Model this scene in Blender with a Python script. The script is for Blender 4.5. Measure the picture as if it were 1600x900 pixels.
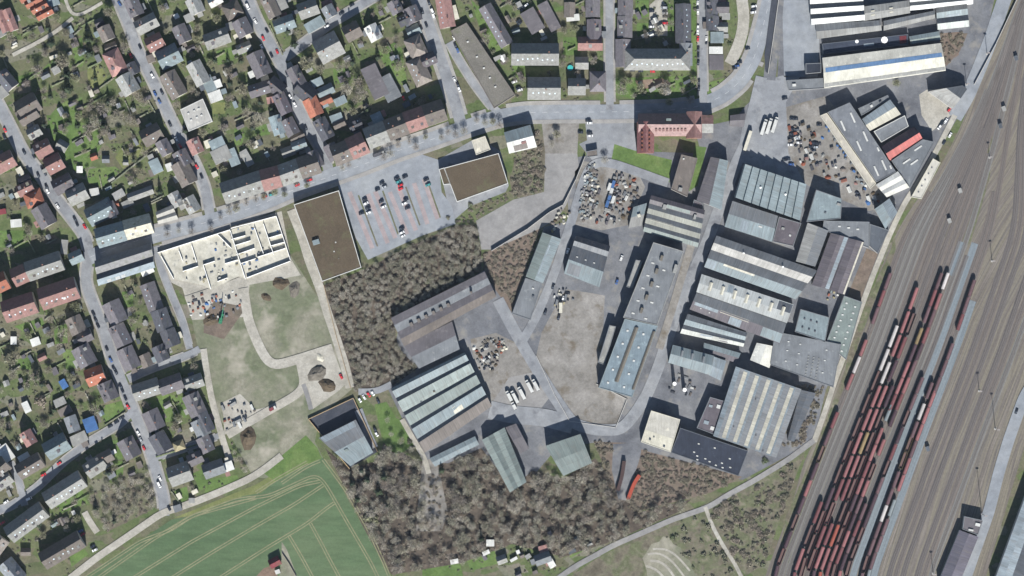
import bpy, bmesh, math, random
import numpy as np
from mathutils import Vector
R = math.radians
random.seed(7)
scene = bpy.context.scene
for o in list(bpy.data.objects): bpy.data.objects.remove(o)

# ------------------------------------------------------------------ camera, sky, sun, exposure
CAM_H = 3000.0
cd = bpy.data.cameras.new("camera"); cam = bpy.data.objects.new("camera", cd)
scene.collection.objects.link(cam); scene.camera = cam
cam.location = (0, 0, CAM_H); cam.rotation_euler = (0, 0, 0)
cd.sensor_width = 36.0; cd.lens = 36.0 * CAM_H / 800.0
cd.clip_start = 10.0; cd.clip_end = 9000.0
HAZE = 6.5e-6                                    # density of the air per metre
SUN_EL, SUN_AZ = 37.0, 6.0                       # elevation, degrees east of south
world = bpy.data.worlds.new("World"); scene.world = world; world.use_nodes = True
nt = world.node_tree; bg = nt.nodes["Background"]
sky = nt.nodes.new("ShaderNodeTexSky"); sky.sky_type = 'NISHITA'; sky.sun_disc = False
sky.sun_elevation = R(SUN_EL); sky.sun_rotation = R(180 - SUN_AZ); sky.ozone_density = 1.6; sky.dust_density = 0.3
nt.links.new(sky.outputs[0], bg.inputs[0]); bg.inputs[1].default_value = 0.066
sd = bpy.data.lights.new("sun", 'SUN'); sd.energy = 5.0; sd.angle = R(0.53); sd.color = (1.0, 0.975, 0.93)
sun = bpy.data.objects.new("sun", sd); scene.collection.objects.link(sun)
sv = Vector((math.sin(R(SUN_AZ)) * math.cos(R(SUN_EL)), -math.cos(R(SUN_AZ)) * math.cos(R(SUN_EL)), math.sin(R(SUN_EL))))
sun.rotation_euler = (-sv).to_track_quat('-Z', 'Y').to_euler(); sun.location = (200, -900, 900)
vs = scene.view_settings; vs.view_transform = 'Standard'; vs.look = 'None'; vs.gamma = 1.0
vs.use_curve_mapping = False; vs.exposure = 0.9
scene.render.engine = 'CYCLES'; scene.cycles.max_bounces = 4; scene.cycles.diffuse_bounces = 1

# ------------------------------------------------------------------ helpers
COL = scene.collection
def lin(c):
    c = c / 255.0
    return c / 12.92 if c <= 0.04045 else ((c + 0.055) / 1.055) ** 2.4
GAIN = 1.95
def ph(r, g, b, k=1.0):
    """surface reflectance from the value a sunlit level surface of it shows in daylight"""
    return tuple(min(0.84, lin(v) / GAIN * k) for v in (r, g, b))
def W(px, py): return ((px - 800) * 0.5, (450 - py) * 0.5)                     # photo map grid, half a metre per unit
def P(c, r, x, y): return ((1600 * c + x) / 10 - 400, 225 - (900 * r + y) / 10)
def PX(p): return (p[0] * 2 + 800, 450 - p[1] * 2)
def tagk(o, kind): o["kind"] = kind; return o
def mk(name, verts, faces, mat, parent=None, color=None, uvs=None, smooth=False, loc=None):
    me = bpy.data.meshes.new(name); me.from_pydata(verts, [], faces); 
    if uvs is not None:
        ul = me.uv_layers.new(name="UVMap"); ul.data.foreach_set("uv", np.asarray(uvs, dtype=np.float32).ravel())
    me.materials.append(mat)
    if smooth: me.polygons.foreach_set("use_smooth", [True] * len(me.polygons))
    return mo(name, me, parent, color, loc)
def mo(name, me, parent=None, color=None, loc=None, rz=None, sc=None):
    o = bpy.data.objects.new(name, me); COL.objects.link(o)
    if parent is not None: o.parent = parent
    if color is not None: o.color = (*color[:3], 1)
    if loc is not None: o.location = loc
    if rz is not None: o.rotation_euler = (0, 0, rz)
    if sc is not None: o.scale = sc if isinstance(sc, (tuple, list)) else (sc, sc, sc)
    return o
def copy_tree(o, parent=None):
    c = o.copy(); COL.objects.link(c); c.parent = parent
    for ch in o.children: copy_tree(ch, c)
    return c
class MB:
    def __init__(s): s.v = []; s.f = []
    def box(s, cx, cy, z0, lx, ly, lz, a=0.0, tx=1.0, ty=1.0):
        ca, sa = math.cos(a), math.sin(a); n = len(s.v)
        for z, kx, ky in ((z0, 1, 1), (z0 + lz, tx, ty)):
            for sx, sy in ((-1, -1), (1, -1), (1, 1), (-1, 1)):
                x = sx * lx / 2 * kx; y = sy * ly / 2 * ky
                s.v.append((cx + x * ca - y * sa, cy + x * sa + y * ca, z))
        s.f += [(n, n+3, n+2, n+1), (n+4, n+5, n+6, n+7), (n, n+1, n+5, n+4), (n+1, n+2, n+6, n+5), (n+2, n+3, n+7, n+6), (n+3, n, n+4, n+7)]
        return s
    def cyl(s, p, q, r0, r1, k=8):
        p = Vector(p); q = Vector(q); d = (q - p).normalized(); t = d.orthogonal().normalized(); b = d.cross(t); n = len(s.v)
        for c, r in ((p, r0), (q, r1)):
            for i in range(k):
                a = 2 * math.pi * i / k; s.v.append(tuple(c + (t * math.cos(a) + b * math.sin(a)) * r))
        s.f += [(n+i, n+(i+1) % k, n+k+(i+1) % k, n+k+i) for i in range(k)]
        s.f += [tuple(n+k-1-i for i in range(k)), tuple(n+k+i for i in range(k))]
        return s
    def mesh(s, name, mat):
        me = bpy.data.meshes.new(name); me.from_pydata(s.v, [], s.f); me.materials.append(mat); return me
    def obj(s, name, mat, parent=None, color=None, loc=None): return mk(name, s.v, s.f, mat, parent, color, loc=loc)
REG = {}
def reg(o, desc, cat, key, where, sort, dirn, group=None):
    """label is written at the end: which one of its look-alikes, counted along its row"""
    o["category"] = cat
    if group: o["group"] = group
    REG.setdefault((key, where, dirn), []).append((sort, desc, o))
def lab(o, label, cat, group=None):
    o["label"] = label; o["category"] = cat
    if group: o["group"] = group
    return o
def empty(name, loc, rz=0.0):
    o = bpy.data.objects.new(name, None); COL.objects.link(o); o.location = loc; o.rotation_euler = (0, 0, rz); return o
ON = ["", "first", "second", "third", "fourth", "fifth", "sixth", "seventh", "eighth", "ninth", "tenth", "eleventh", "twelfth", "thirteenth",
      "fourteenth", "fifteenth", "sixteenth", "seventeenth", "eighteenth", "nineteenth"]
TN = {2: "twent", 3: "thirt", 4: "fort", 5: "fift", 6: "sixt", 7: "sevent", 8: "eight", 9: "ninet"}
def ordn(n):
    if n < 20: return ON[n]
    if n >= 100: return "hundred-and-" + ordn(n - 100) if n > 100 else "hundredth"
    t, u = divmod(n, 10)
    return TN[t] + "ieth" if u == 0 else TN[t] + "y-" + ON[u]
# occupancy grid at one metre, used to keep planting off roads and roofs
OCC = np.zeros((460, 820), dtype=bool)
GY, GX = np.mgrid[0:460, 0:820]
def raster(poly, grid=None):
    xs = [p[0] + 410 for p in poly]; ys = [230 - p[1] for p in poly]
    x0, x1 = max(0, int(min(xs)) - 1), min(819, int(max(xs)) + 2); y0, y1 = max(0, int(min(ys)) - 1), min(459, int(max(ys)) + 2)
    if x1 <= x0 or y1 <= y0: return None
    gx = GX[y0:y1, x0:x1] + 0.5; gy = GY[y0:y1, x0:x1] + 0.5; ins = np.zeros(gx.shape, dtype=bool); n = len(xs)
    for i in range(n):
        j = (i - 1) % n
        if ys[i] == ys[j]: continue
        c = ((ys[i] > gy) != (ys[j] > gy)) & (gx < (xs[j] - xs[i]) * (gy - ys[i]) / (ys[j] - ys[i]) + xs[i]); ins ^= c
    return (y0, y1, x0, x1, ins)
def occupy(poly, grid=None):
    r = raster(poly)
    if r: (OCC if grid is None else grid)[r[0]:r[1], r[2]:r[3]] |= r[4]
def mask_of(polys):
    g = np.zeros_like(OCC)
    for p in polys: occupy(p, g)
    return g
def free(x, y, r=0):
    i, j = int(230 - y), int(x + 410); r = int(r)
    if not (0 <= i < 460 and 0 <= j < 820): return False
    return not OCC[max(0, i-r):i+r+1, max(0, j-r):j+r+1].any()

# ------------------------------------------------------------------ materials
def newmat(name, rough=0.9, spec=0.15):
    m = bpy.data.materials.new(name); m.use_nodes = True; t = m.node_tree; b = t.nodes["Principled BSDF"]
    b.inputs["Roughness"].default_value = rough; b.inputs["Specular IOR Level"].default_value = spec
    return m, t, b
def N(t, typ, **kw):
    n = t.nodes.new(typ)
    for k, v in kw.items(): setattr(n, k, v)
    return n
def noise(t, vec, scale, detail=3.0, rough=0.6, dist=0.0):
    n = N(t, "ShaderNodeTexNoise"); n.inputs["Scale"].default_value = scale; n.inputs["Detail"].default_value = detail
    n.inputs["Roughness"].default_value = rough; n.inputs["Distortion"].default_value = dist
    if vec is not None: t.links.new(vec, n.inputs["Vector"])
    return n.outputs["Fac"]
def ramp(t, fac, stops, interp='LINEAR'):
    r = N(t, "ShaderNodeValToRGB"); e = r.color_ramp.elements; r.color_ramp.interpolation = interp
    while len(e) < len(stops): e.new(0.5)
    for i, (p, c) in enumerate(stops): e[i].position = p; e[i].color = (*c, 1) if len(c) == 3 else c
    t.links.new(fac, r.inputs[0]); return r.outputs[0]
def mapping(t, vec, scale=(1, 1, 1), rz=0.0, loc=(0, 0, 0)):
    m = N(t, "ShaderNodeMapping"); m.inputs["Scale"].default_value = scale; m.inputs["Rotation"].default_value = (0, 0, rz); m.inputs["Location"].default_value = loc
    t.links.new(vec, m.inputs["Vector"]); return m.outputs[0]
def mix(t, a, b, fac, mode='MIX'):
    m = N(t, "ShaderNodeMix", data_type='RGBA', blend_type=mode)
    for s, v in ((m.inputs[0], fac), (m.inputs[6], a), (m.inputs[7], b)):
        if hasattr(v, "links"): t.links.new(v, s)
        elif isinstance(v, (int, float)): s.default_value = v
        else: s.default_value = (*v, 1)
    return m.outputs[2]
def grey(lo, hi): return [(0.25, (lo,) * 3), (0.75, (hi,) * 3)]
def bump(t, b, h, strength=0.4, dist=0.1):
    n = N(t, "ShaderNodeBump"); n.inputs["Strength"].default_value = strength; n.inputs["Distance"].default_value = dist
    t.links.new(h, n.inputs["Height"]); t.links.new(n.outputs[0], b.inputs["Normal"])
def ground_mat(name, cols, s1=0.03, s2=0.5, fine=(0.78, 1.2), rot=0.0, stretch=(1, 1, 1), rough=0.95, s3=0.15, spots=None, bmp=0.3):
    m, t, b = newmat(name, rough, 0.1); tc = N(t, "ShaderNodeTexCoord").outputs["Object"]
    v = mapping(t, tc, stretch, rot)
    n1 = noise(t, v, s1, 5, 0.62, 0.4); k = len(cols)
    c = ramp(t, n1, [(0.3 + 0.4 * i / max(1, k - 1), ph(*q)) for i, q in enumerate(cols)])
    c = mix(t, c, ramp(t, noise(t, v, s3, 4, 0.6), grey(0.82, 1.16)), 1.0, 'MULTIPLY')
    f = noise(t, tc, s2, 4, 0.7)
    c = mix(t, c, ramp(t, f, grey(*fine)), 1.0, 'MULTIPLY')
    if spots:                                             # (colour, scale, threshold)
        sc, ss, th = spots
        c = mix(t, c, ph(*sc), ramp(t, noise(t, tc, ss, 3, 0.6), [(th - 0.03, (0, 0, 0)), (th + 0.13, (1, 1, 1))]))
    t.links.new(c, b.inputs["Base Color"])
    if bmp: bump(t, b, f, bmp, 0.3)
    return m
def obj_mat(name, kind, rough=0.85, spec=0.2):
    """surface whose own colour is the object's colour, weathered by kind"""
    m, t, b = newmat(name, rough, spec); oi = N(t, "ShaderNodeObjectInfo"); c = oi.outputs["Color"]
    tcn = N(t, "ShaderNodeTexCoord"); uv = tcn.outputs["UV"]; ob = tcn.outputs["Object"]
    off = N(t, "ShaderNodeVectorMath", operation='MULTIPLY_ADD')
    comb = N(t, "ShaderNodeCombineXYZ"); t.links.new(oi.outputs["Random"], comb.inputs[0]); t.links.new(oi.outputs["Random"], comb.inputs[1])
    off.inputs[1].default_value = (371, 143, 0); t.links.new(comb.outputs[0], off.inputs[0])
    t.links.new(ob if kind in ("plain", "felt", "gravel", "concrete", "earth") else uv, off.inputs[2]); v = off.outputs[0]
    if kind == "tile":
        f1 = noise(t, v, 0.35, 4, 0.65); c = mix(t, c, ramp(t, f1, grey(0.72, 1.28)), 1.0, 'MULTIPLY')
        f2 = noise(t, mapping(t, v, (2.2, 0.5, 1)), 1.0, 3, 0.6); c = mix(t, c, ramp(t, f2, grey(0.82, 1.18)), 1.0, 'MULTIPLY')
        c = mix(t, c, (0.09, 0.10, 0.06), ramp(t, noise(t, v, 0.2, 3), [(0.56, (0, 0, 0)), (0.72, (0.5,) * 3)]))
        w = N(t, "ShaderNodeTexWave", wave_type='BANDS', bands_direction='Y'); w.inputs["Scale"].default_value = 0.9; t.links.new(uv, w.inputs["Vector"]); bump(t, b, w.outputs["Fac"], 0.25, 0.05)
    elif kind == "sheet":
        f1 = noise(t, mapping(t, v, (0.9, 0.05, 1)), 1.0, 5, 0.68); c = mix(t, c, ramp(t, f1, grey(0.66, 1.26)), 1.0, 'MULTIPLY')
        f2 = noise(t, v, 0.06, 4, 0.6); c = mix(t, c, ramp(t, f2, grey(0.78, 1.18)), 1.0, 'MULTIPLY')
        c = mix(t, c, (0.13, 0.115, 0.10), ramp(t, noise(t, mapping(t, v, (0.35, 0.08, 1)), 1.0, 4, 0.7), [(0.52, (0, 0, 0)), (0.75, (0.55,) * 3)]))
        br = N(t, "ShaderNodeTexBrick"); br.offset = 0.0; br.inputs["Scale"].default_value = 1.0; br.inputs["Brick Width"].default_value = 5.5; br.inputs["Row Height"].default_value = 30.0
        br.inputs["Mortar Size"].default_value = 0.09; br.inputs["Color1"].default_value = (0.9,) * 3 + (1,); br.inputs["Color2"].default_value = (1.08,) * 3 + (1,); br.inputs["Mortar"].default_value = (0.72,) * 3 + (1,)
        t.links.new(v, br.inputs["Vector"]); c = mix(t, c, br.outputs["Color"], 1.0, 'MULTIPLY')
        w = N(t, "ShaderNodeTexWave", wave_type='BANDS', bands_direction='X'); w.inputs["Scale"].default_value = 1.2; t.links.new(uv, w.inputs["Vector"]); bump(t, b, w.outputs["Fac"], 0.2, 0.05)
    elif kind == "felt":
        f1 = noise(t, v, 0.08, 5, 0.65, 0.6); c = mix(t, c, ramp(t, f1, grey(0.72, 1.24)), 1.0, 'MULTIPLY')
        f2 = noise(t, mapping(t, v, (1.0, 0.12, 1), 0.33), 0.8, 4, 0.7); c = mix(t, c, ramp(t, f2, grey(0.84, 1.15)), 1.0, 'MULTIPLY')
        c = mix(t, c, mix(t, c, (1.5, 1.48, 1.4), 1.0, 'MULTIPLY'), ramp(t, noise(t, v, 0.22, 4, 0.7), [(0.58, (0, 0, 0)), (0.66, (0.7,) * 3)]))
    elif kind == "gravel":
        f1 = noise(t, v, 0.05, 5, 0.65, 0.8); c = mix(t, c, ramp(t, f1, grey(0.78, 1.2)), 1.0, 'MULTIPLY')
        f2 = noise(t, v, 0.9, 5, 0.75); c = mix(t, c, ramp(t, f2, grey(0.7, 1.3)), 1.0, 'MULTIPLY')
        c = mix(t, c, (0.10, 0.11, 0.055), ramp(t, noise(t, v, 0.1, 4, 0.7), [(0.55, (0, 0, 0)), (0.75, (0.55,) * 3)])); bump(t, b, f2, 0.5, 0.2)
    else:
        f1 = noise(t, v, 0.6, 4, 0.65); c = mix(t, c, ramp(t, f1, grey(0.78, 1.16)), 1.0, 'MULTIPLY')
        if kind == "earth": 
            f2 = noise(t, v, 2.5, 4, 0.7); c = mix(t, c, ramp(t, f2, grey(0.6, 1.35)), 1.0, 'MULTIPLY'); bump(t, b, f2, 0.8, 0.3)
    t.links.new(c, b.inputs["Base Color"])
    return m
def flat_mat(name, rgb, rough=0.8, spec=0.2, metal=0.0, amp=0.12, sc=1.5):
    m, t, b = newmat(name, rough, spec); tc = N(t, "ShaderNodeTexCoord").outputs["Object"]
    c = mix(t, rgb, ramp(t, noise(t, tc, sc, 4, 0.6), grey(1 - amp, 1 + amp)), 1.0, 'MULTIPLY'); t.links.new(c, b.inputs["Base Color"])
    b.inputs["Metallic"].default_value = metal; return m
def foliage(name, cols, rough=0.9):
    m, t, b = newmat(name, rough, 0.08); g = N(t, "ShaderNodeNewGeometry"); oi = N(t, "ShaderNodeObjectInfo")
    n1 = noise(t, g.outputs["Position"], 0.09, 3, 0.65)
    s = N(t, "ShaderNodeMath", operation='ADD'); t.links.new(n1, s.inputs[0])
    mm = N(t, "ShaderNodeMath", operation='MULTIPLY_ADD'); t.links.new(oi.outputs["Random"], mm.inputs[0]); mm.inputs[1].default_value = 0.5; mm.inputs[2].default_value = -0.25
    t.links.new(mm.outputs[0], s.inputs[1]); k = len(cols)
    c = ramp(t, s.outputs[0], [(0.2 + 0.6 * i / max(1, k - 1), q) for i, q in enumerate(cols)])
    c = mix(t, c, ramp(t, g.outputs["Random Per Island"], [(0, (0.6,) * 3), (1, (1.4,) * 3)]), 1.0, 'MULTIPLY')
    t.links.new(c, b.inputs["Base Color"]); return m
MT = {}
MT["tile"] = obj_mat("roof_tiles", "tile", 0.8); MT["sheet"] = obj_mat("roof_sheets", "sheet", 0.6, 0.3); MT["felt"] = obj_mat("roof_felt", "felt", 0.9)
MT["gravel"] = obj_mat("roof_gravel", "gravel", 0.95); MT["plain"] = obj_mat("painted", "plain", 0.6, 0.3); MT["paint"] = obj_mat("car_paint", "plain", 0.3, 0.5)
MT["earth"] = obj_mat("heap", "earth", 0.95)
MT["wall"] = flat_mat("render_wall", (0.42, 0.40, 0.36)); MT["brick"] = flat_mat("brick_wall", (0.26, 0.13, 0.10)); MT["concrete"] = flat_mat("concrete", (0.34, 0.33, 0.31))
MT["trim"] = flat_mat("roof_trim", (0.62, 0.62, 0.60)); MT["glass"] = flat_mat("window_glass", (0.05, 0.06, 0.07), 0.12, 0.6); MT["rubber"] = flat_mat("rubber", (0.02, 0.02, 0.02))
MT["steel"] = flat_mat("steel", (0.22, 0.20, 0.19), 0.6, 0.3, 0.0); MT["dark"] = flat_mat("dark_metal", (0.035, 0.035, 0.04)); MT["white"] = flat_mat("white_paint", (0.78, 0.77, 0.73), 0.6, 0.3, amp=0.06)
MT["chim"] = flat_mat("chimney_brick", (0.22, 0.12, 0.09)); MT["rust"] = flat_mat("rusty_iron", (0.10, 0.062, 0.058)); MT["sky_glass"] = flat_mat("skylight_glass", (0.42, 0.50, 0.55), 0.2, 0.5)
MT["sleeper"] = flat_mat("sleepers", (0.155, 0.14, 0.13)); MT["bark"] = flat_mat("bark", (0.13, 0.11, 0.09)); MT["wood"] = flat_mat("timber", (0.30, 0.22, 0.13))
MT["twig"] = foliage("bare_twigs", [(0.14, 0.125, 0.105), (0.22, 0.20, 0.175), (0.25, 0.215, 0.18), (0.21, 0.205, 0.15), (0.33, 0.305, 0.255)])
MT["bud"] = foliage("budding_twigs", [(0.16, 0.17, 0.10), (0.22, 0.22, 0.14), (0.20, 0.18, 0.14)])
MT["conifer"] = foliage("conifer_needles", [(0.028, 0.04, 0.028), (0.045, 0.06, 0.035), (0.035, 0.045, 0.04)])
MT["bush"] = foliage("shrub_leaves", [(0.085, 0.11, 0.06), (0.125, 0.15, 0.08), (0.18, 0.17, 0.13), (0.11, 0.125, 0.085), (0.21, 0.20, 0.165)])
MT["scrub"] = foliage("scrub_twigs", [(0.20, 0.165, 0.135), (0.25, 0.215, 0.175), (0.21, 0.20, 0.145)])
MT["asphalt"] = ground_mat("asphalt", [(148, 151, 156), (164, 167, 171), (176, 178, 180)], 0.05, 0.8, (0.9, 1.09), spots=((130, 132, 137), 0.09, 0.6), bmp=0.1)
MT["asphalt_blue"] = ground_mat("pale_asphalt", [(152, 158, 165), (167, 172, 178), (178, 182, 185)], 0.04, 0.7, (0.92, 1.08), bmp=0.1)
MT["asphalt_dark"] = ground_mat("yard_asphalt", [(112, 114, 120), (134, 136, 141), (152, 153, 155)], 0.04, 0.7, (0.82, 1.15), spots=((162, 159, 153), 0.07, 0.58), bmp=0.1)
MT["dark_ground"] = ground_mat("dark_blue_grey_ground", [(74, 79, 90), (92, 95, 103)], 0.05, 0.8, (0.9, 1.1))  # dark blue-grey tone for the ramp strip and the depot yard
MT["pavement"] = ground_mat("paving", [(172, 170, 168), (186, 183, 177)], 0.08, 0.9, (0.86, 1.12))
MT["pale_gravel"] = ground_mat("pale_gravel", [(176, 172, 160), (198, 193, 181), (210, 206, 195)], 0.05, 0.6, (0.85, 1.12))
MT["tan_gravel"] = ground_mat("yard_gravel", [(126, 121, 114), (152, 148, 142), (166, 162, 156), (180, 176, 171)], 0.045, 0.5, (0.78, 1.2), spots=((128, 118, 104), 0.08, 0.58))
MT["grey_gravel"] = ground_mat("grey_gravel", [(150, 149, 148), (168, 166, 164), (178, 176, 172)], 0.03, 0.5, (0.88, 1.1))
MT["earth_ground"] = ground_mat("bare_earth", [(120, 100, 86), (150, 128, 112), (165, 146, 130)], 0.06, 0.7, (0.75, 1.2))
MT["lawn"] = ground_mat("lawn", [(94, 118, 68), (112, 138, 80), (132, 150, 94)], 0.05, 0.6, (0.8, 1.18))
MT["lawn_yellow"] = ground_mat("dry_lawn", [(122, 132, 84), (148, 152, 102)], 0.06, 0.6, (0.85, 1.14))
MT["meadow"] = ground_mat("thin_meadow", [(112, 121, 95), (134, 139, 114), (152, 151, 132), (180, 175, 158)], 0.03, 0.4, (0.8, 1.18), spots=((190, 184, 168), 0.045, 0.57))
MT["field"] = ground_mat("winter_wheat", [(94, 117, 86), (105, 127, 94), (117, 135, 102)], 0.02, 0.5, (0.88, 1.12), R(32), (0.35, 1.6, 1))
MT["field_track"] = ground_mat("tramline_soil", [(146, 150, 116), (164, 160, 128)], 0.1, 0.7)
MT["wood_floor"] = ground_mat("leaf_litter", [(84, 77, 71), (104, 95, 86), (122, 111, 99)], 0.08, 0.45, (0.6, 1.4))
MT["scrub_floor"] = ground_mat("scrub_ground", [(112, 106, 92), (136, 129, 113), (118, 124, 94), (158, 149, 132)], 0.07, 0.35, (0.66, 1.3))
MT["brown_scrub"] = ground_mat("brown_scrub_ground", [(124, 112, 102), (142, 127, 115), (126, 118, 104)], 0.05, 0.35, (0.72, 1.25))
MT["pink_paving"] = ground_mat("pink_pavers", [(180, 166, 166), (192, 178, 177)], 0.1, 0.8, (0.88, 1.1))
MT["slab"] = ground_mat("fresh_concrete", [(206, 202, 186), (228, 224, 208), (240, 236, 222)], 0.08, 0.5, (0.74, 1.12), spots=((150, 150, 148), 0.25, 0.63))
MT["marking"] = flat_mat("road_paint", (0.38, 0.38, 0.38))
def garden_mat():
    m, t, b = newmat("garden_ground", 0.95, 0.1); tc = N(t, "ShaderNodeTexCoord").outputs["Object"]
    warp = N(t, "ShaderNodeVectorMath", operation='MULTIPLY_ADD'); wn = N(t, "ShaderNodeTexNoise"); wn.inputs["Scale"].default_value = 0.15; t.links.new(tc, wn.inputs["Vector"])
    t.links.new(wn.outputs["Color"], warp.inputs[0]); warp.inputs[1].default_value = (4, 4, 0); t.links.new(tc, warp.inputs[2])
    v = mapping(t, warp.outputs[0], (0.055, 0.11, 0), R(-28))
    vo = N(t, "ShaderNodeTexVoronoi", distance='CHEBYCHEV'); vo.inputs["Scale"].default_value = 1.0; vo.inputs["Randomness"].default_value = 0.9; t.links.new(v, vo.inputs["Vector"])
    sp = N(t, "ShaderNodeSeparateColor"); t.links.new(vo.outputs["Color"], sp.inputs[0])
    c = ramp(t, sp.outputs[0], [(0.0, ph(100, 126, 70)), (0.26, ph(116, 136, 84)), (0.38, ph(126, 128, 100)), (0.5, ph(124, 116, 100)), (0.64, ph(104, 114, 82)), (0.78, ph(140, 132, 116)), (0.93, ph(164, 158, 148))], 'CONSTANT')
    c = mix(t, c, ramp(t, noise(t, tc, 0.09, 5, 0.65), [(0.3, ph(80, 92, 64)), (0.5, ph(116, 120, 90)), (0.68, ph(130, 120, 106))]), 0.6)
    c = mix(t, c, ramp(t, noise(t, tc, 0.5, 5, 0.72), grey(0.7, 1.35)), 1.0, 'MULTIPLY')
    t.links.new(c, b.inputs["Base Color"]); return m
MT["garden"] = garden_mat()
def ballast_mat(name, cols, amp=1.0):
    m, t, b = newmat(name, 0.95, 0.1); tc = N(t, "ShaderNodeTexCoord"); uv = tc.outputs["UV"]; ob = tc.outputs["Object"]
    k = len(cols)
    c = ramp(t, noise(t, mapping(t, uv, (0.17, 0.006, 1)), 1.0, 5, 0.66, 0.3), [(0.28 + 0.44 * i / (k - 1), ph(*q)) for i, q in enumerate(cols)])
    c = mix(t, c, ramp(t, noise(t, mapping(t, uv, (0.9, 0.012, 1)), 1.0, 3, 0.6), grey(0.76, 1.24)), 1.0, 'MULTIPLY')
    c = mix(t, c, ramp(t, noise(t, ob, 0.5, 5, 0.7), grey(0.82, 1.16)), 1.0, 'MULTIPLY')
    t.links.new(c, b.inputs["Base Color"]); return m
MT["yard"] = ballast_mat("yard_ground", [(114, 109, 106), (134, 128, 121), (150, 143, 128), (126, 119, 114), (154, 146, 136), (120, 115, 110)])
MT["bed_grey"] = ballast_mat("ballast_grey", [(126, 126, 125), (144, 143, 140), (136, 134, 130)])
MT["bed_brown"] = ballast_mat("ballast_brown", [(116, 109, 107), (136, 127, 121), (126, 119, 115)])
MT["bed_dark"] = ballast_mat("ballast_dark", [(100, 97, 98), (120, 115, 114), (110, 105, 105)])
MT["bed_blue"] = ballast_mat("ballast_fresh", [(146, 156, 164), (162, 172, 178), (154, 162, 166)])
MT["service"] = ballast_mat("service_lane", [(130, 141, 148), (147, 157, 163), (138, 147, 152)])

# ------------------------------------------------------------------ ground, areas, roads
def sheet(name, pts, z, mat, occ=False, kind="structure"):
    me = bpy.data.meshes.new(name); bm = bmesh.new()
    vs_ = [bm.verts.new((x, y, z)) for x, y in pts]; f = bm.faces.new(vs_); bm.normal_update()
    if f.normal.z < 0: f.normal_flip()
    bmesh.ops.triangulate(bm, faces=[f], ngon_method='EAR_CLIP'); bm.to_mesh(me); bm.free(); me.materials.append(mat)
    o = mo(name, me); o["kind"] = kind
    if occ: occupy(pts)
    return o
def Wp(s): v = [float(a) for a in s.split()]; return [W(v[i], v[i+1]) for i in range(0, len(v), 2)]
def Tp(c, r, s): v = [float(a) for a in s.split()]; return [P(c, r, v[i], v[i+1]) for i in range(0, len(v), 2)]
sheet("ground", [(-2500, -2500), (2500, -2500), (2500, 2500), (-2500, 2500)], 0.0, MT["garden"])
LV = 0.04
area = lambda name, s, lv, mat, occ=False: sheet(name, Wp(s), lv * LV, MT[mat], occ)
tarea = lambda name, c, r, s, lv, mat, occ=False: sheet(name, Tp(c, r, s), lv * LV, MT[mat], occ)
# industrial ground and yards
area("yard", "880 255 905 245 960 235 1105 240 1165 165 1215 120 1220 -30 1290 -30 1560 -30 1530 110 1505 170 1415 320 1385 380 1320 545 1290 610 1272 690 1160 750 1010 705 940 690 870 700 820 760 765 760 660 720 605 605 625 500 760 420 800 480 850 355 890 345", 1, "asphalt_dark", False)
area("gravel_yard", "846 520 862 490 884 452 925 458 945 462 940 560 932 600 978 620 962 668 935 668 888 655 868 618 838 555", 2, "tan_gravel", True)
area("gravel_yard", "1226 168 1290 150 1322 190 1400 318 1358 330 1262 290 1228 250", 2, "tan_gravel")
area("gravel_yard", "1436 148 1448 140 1480 138 1508 140 1486 180 1456 205 1440 180", 2, "pale_gravel")
area("gravel_yard", "735 530 775 520 815 540 835 590 845 620 800 640 770 635 745 590", 2, "tan_gravel")
area("gravel_yard", "795 590 840 580 858 622 840 645 790 642 770 628", 3, "grey_gravel", True)
area("gravel_lot", "852 240 902 240 905 262 885 320 872 340 846 356 770 390 752 390 744 345 802 312 850 300", 2, "grey_gravel", True)
area("gravel_yard", "898 268 912 252 955 256 1000 276 1008 292 985 345 990 350 940 360 890 350 900 305", 2, "tan_gravel")
area("parking_lot", "846 188 905 188 902 240 852 240", 2, "tan_gravel", True)
area("parking_lot", "914 186 985 186 985 215 960 225 918 228", 2, "asphalt", True)
area("forecourt", "905 225 990 185 995 240 925 250", 1.5, "asphalt")
area("forecourt", "1085 200 1160 185 1150 250 1095 238", 1.6, "asphalt_dark", True)
area("yard", "1180 130 1222 118 1250 120 1228 160 1232 240 1260 290 1150 250 1160 200", 2.2, "asphalt", True)
area("yard", "1222 0 1275 0 1280 60 1278 120 1225 120", 2.2, "asphalt_blue", True)
# car parks
area("car_park", "526 284 560 268 655 240 686 250 690 300 706 322 712 350 660 368 575 406 556 372", 2, "asphalt_blue", True)
area("apron", "684 250 745 215 782 236 795 290 790 300 735 322 708 345 700 320", 1.8, "asphalt", True)
for i, (x0, y0, x1, y1) in enumerate([(546, 300, 582, 388), (575, 303, 606, 380), (586, 299, 618, 372), (609, 300, 636, 366), (622, 292, 650, 360), (647, 286, 668, 350), (662, 280, 684, 342)]):
    dx, dy = x1 - x0, y1 - y0; n = 7.0 / math.hypot(dx, dy); ax, ay = dy * n * 0.5, -dx * n * 0.5
    sheet("parking_bay_strip", [W(x0 - ax, y0 - ay), W(x0 + ax, y0 + ay), W(x1 + ax, y1 + ay), W(x1 - ax, y1 - ay)], 3 * LV, MT["pink_paving"])
for i, (x0, y0, x1, y1) in enumerate([(560, 305, 590, 385), (598, 298, 622, 366), (634, 292, 656, 352), (669, 286, 688, 340)]):
    dx, dy = x1 - x0, y1 - y0; n = 2.4 / math.hypot(dx, dy); ax, ay = dy * n * 0.5, -dx * n * 0.5
    sheet("planting_strip", [W(x0 - ax, y0 - ay), W(x0 + ax, y0 + ay), W(x1 + ax, y1 + ay), W(x1 - ax, y1 - ay)], 3.6 * LV, MT["scrub_floor"])
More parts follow.
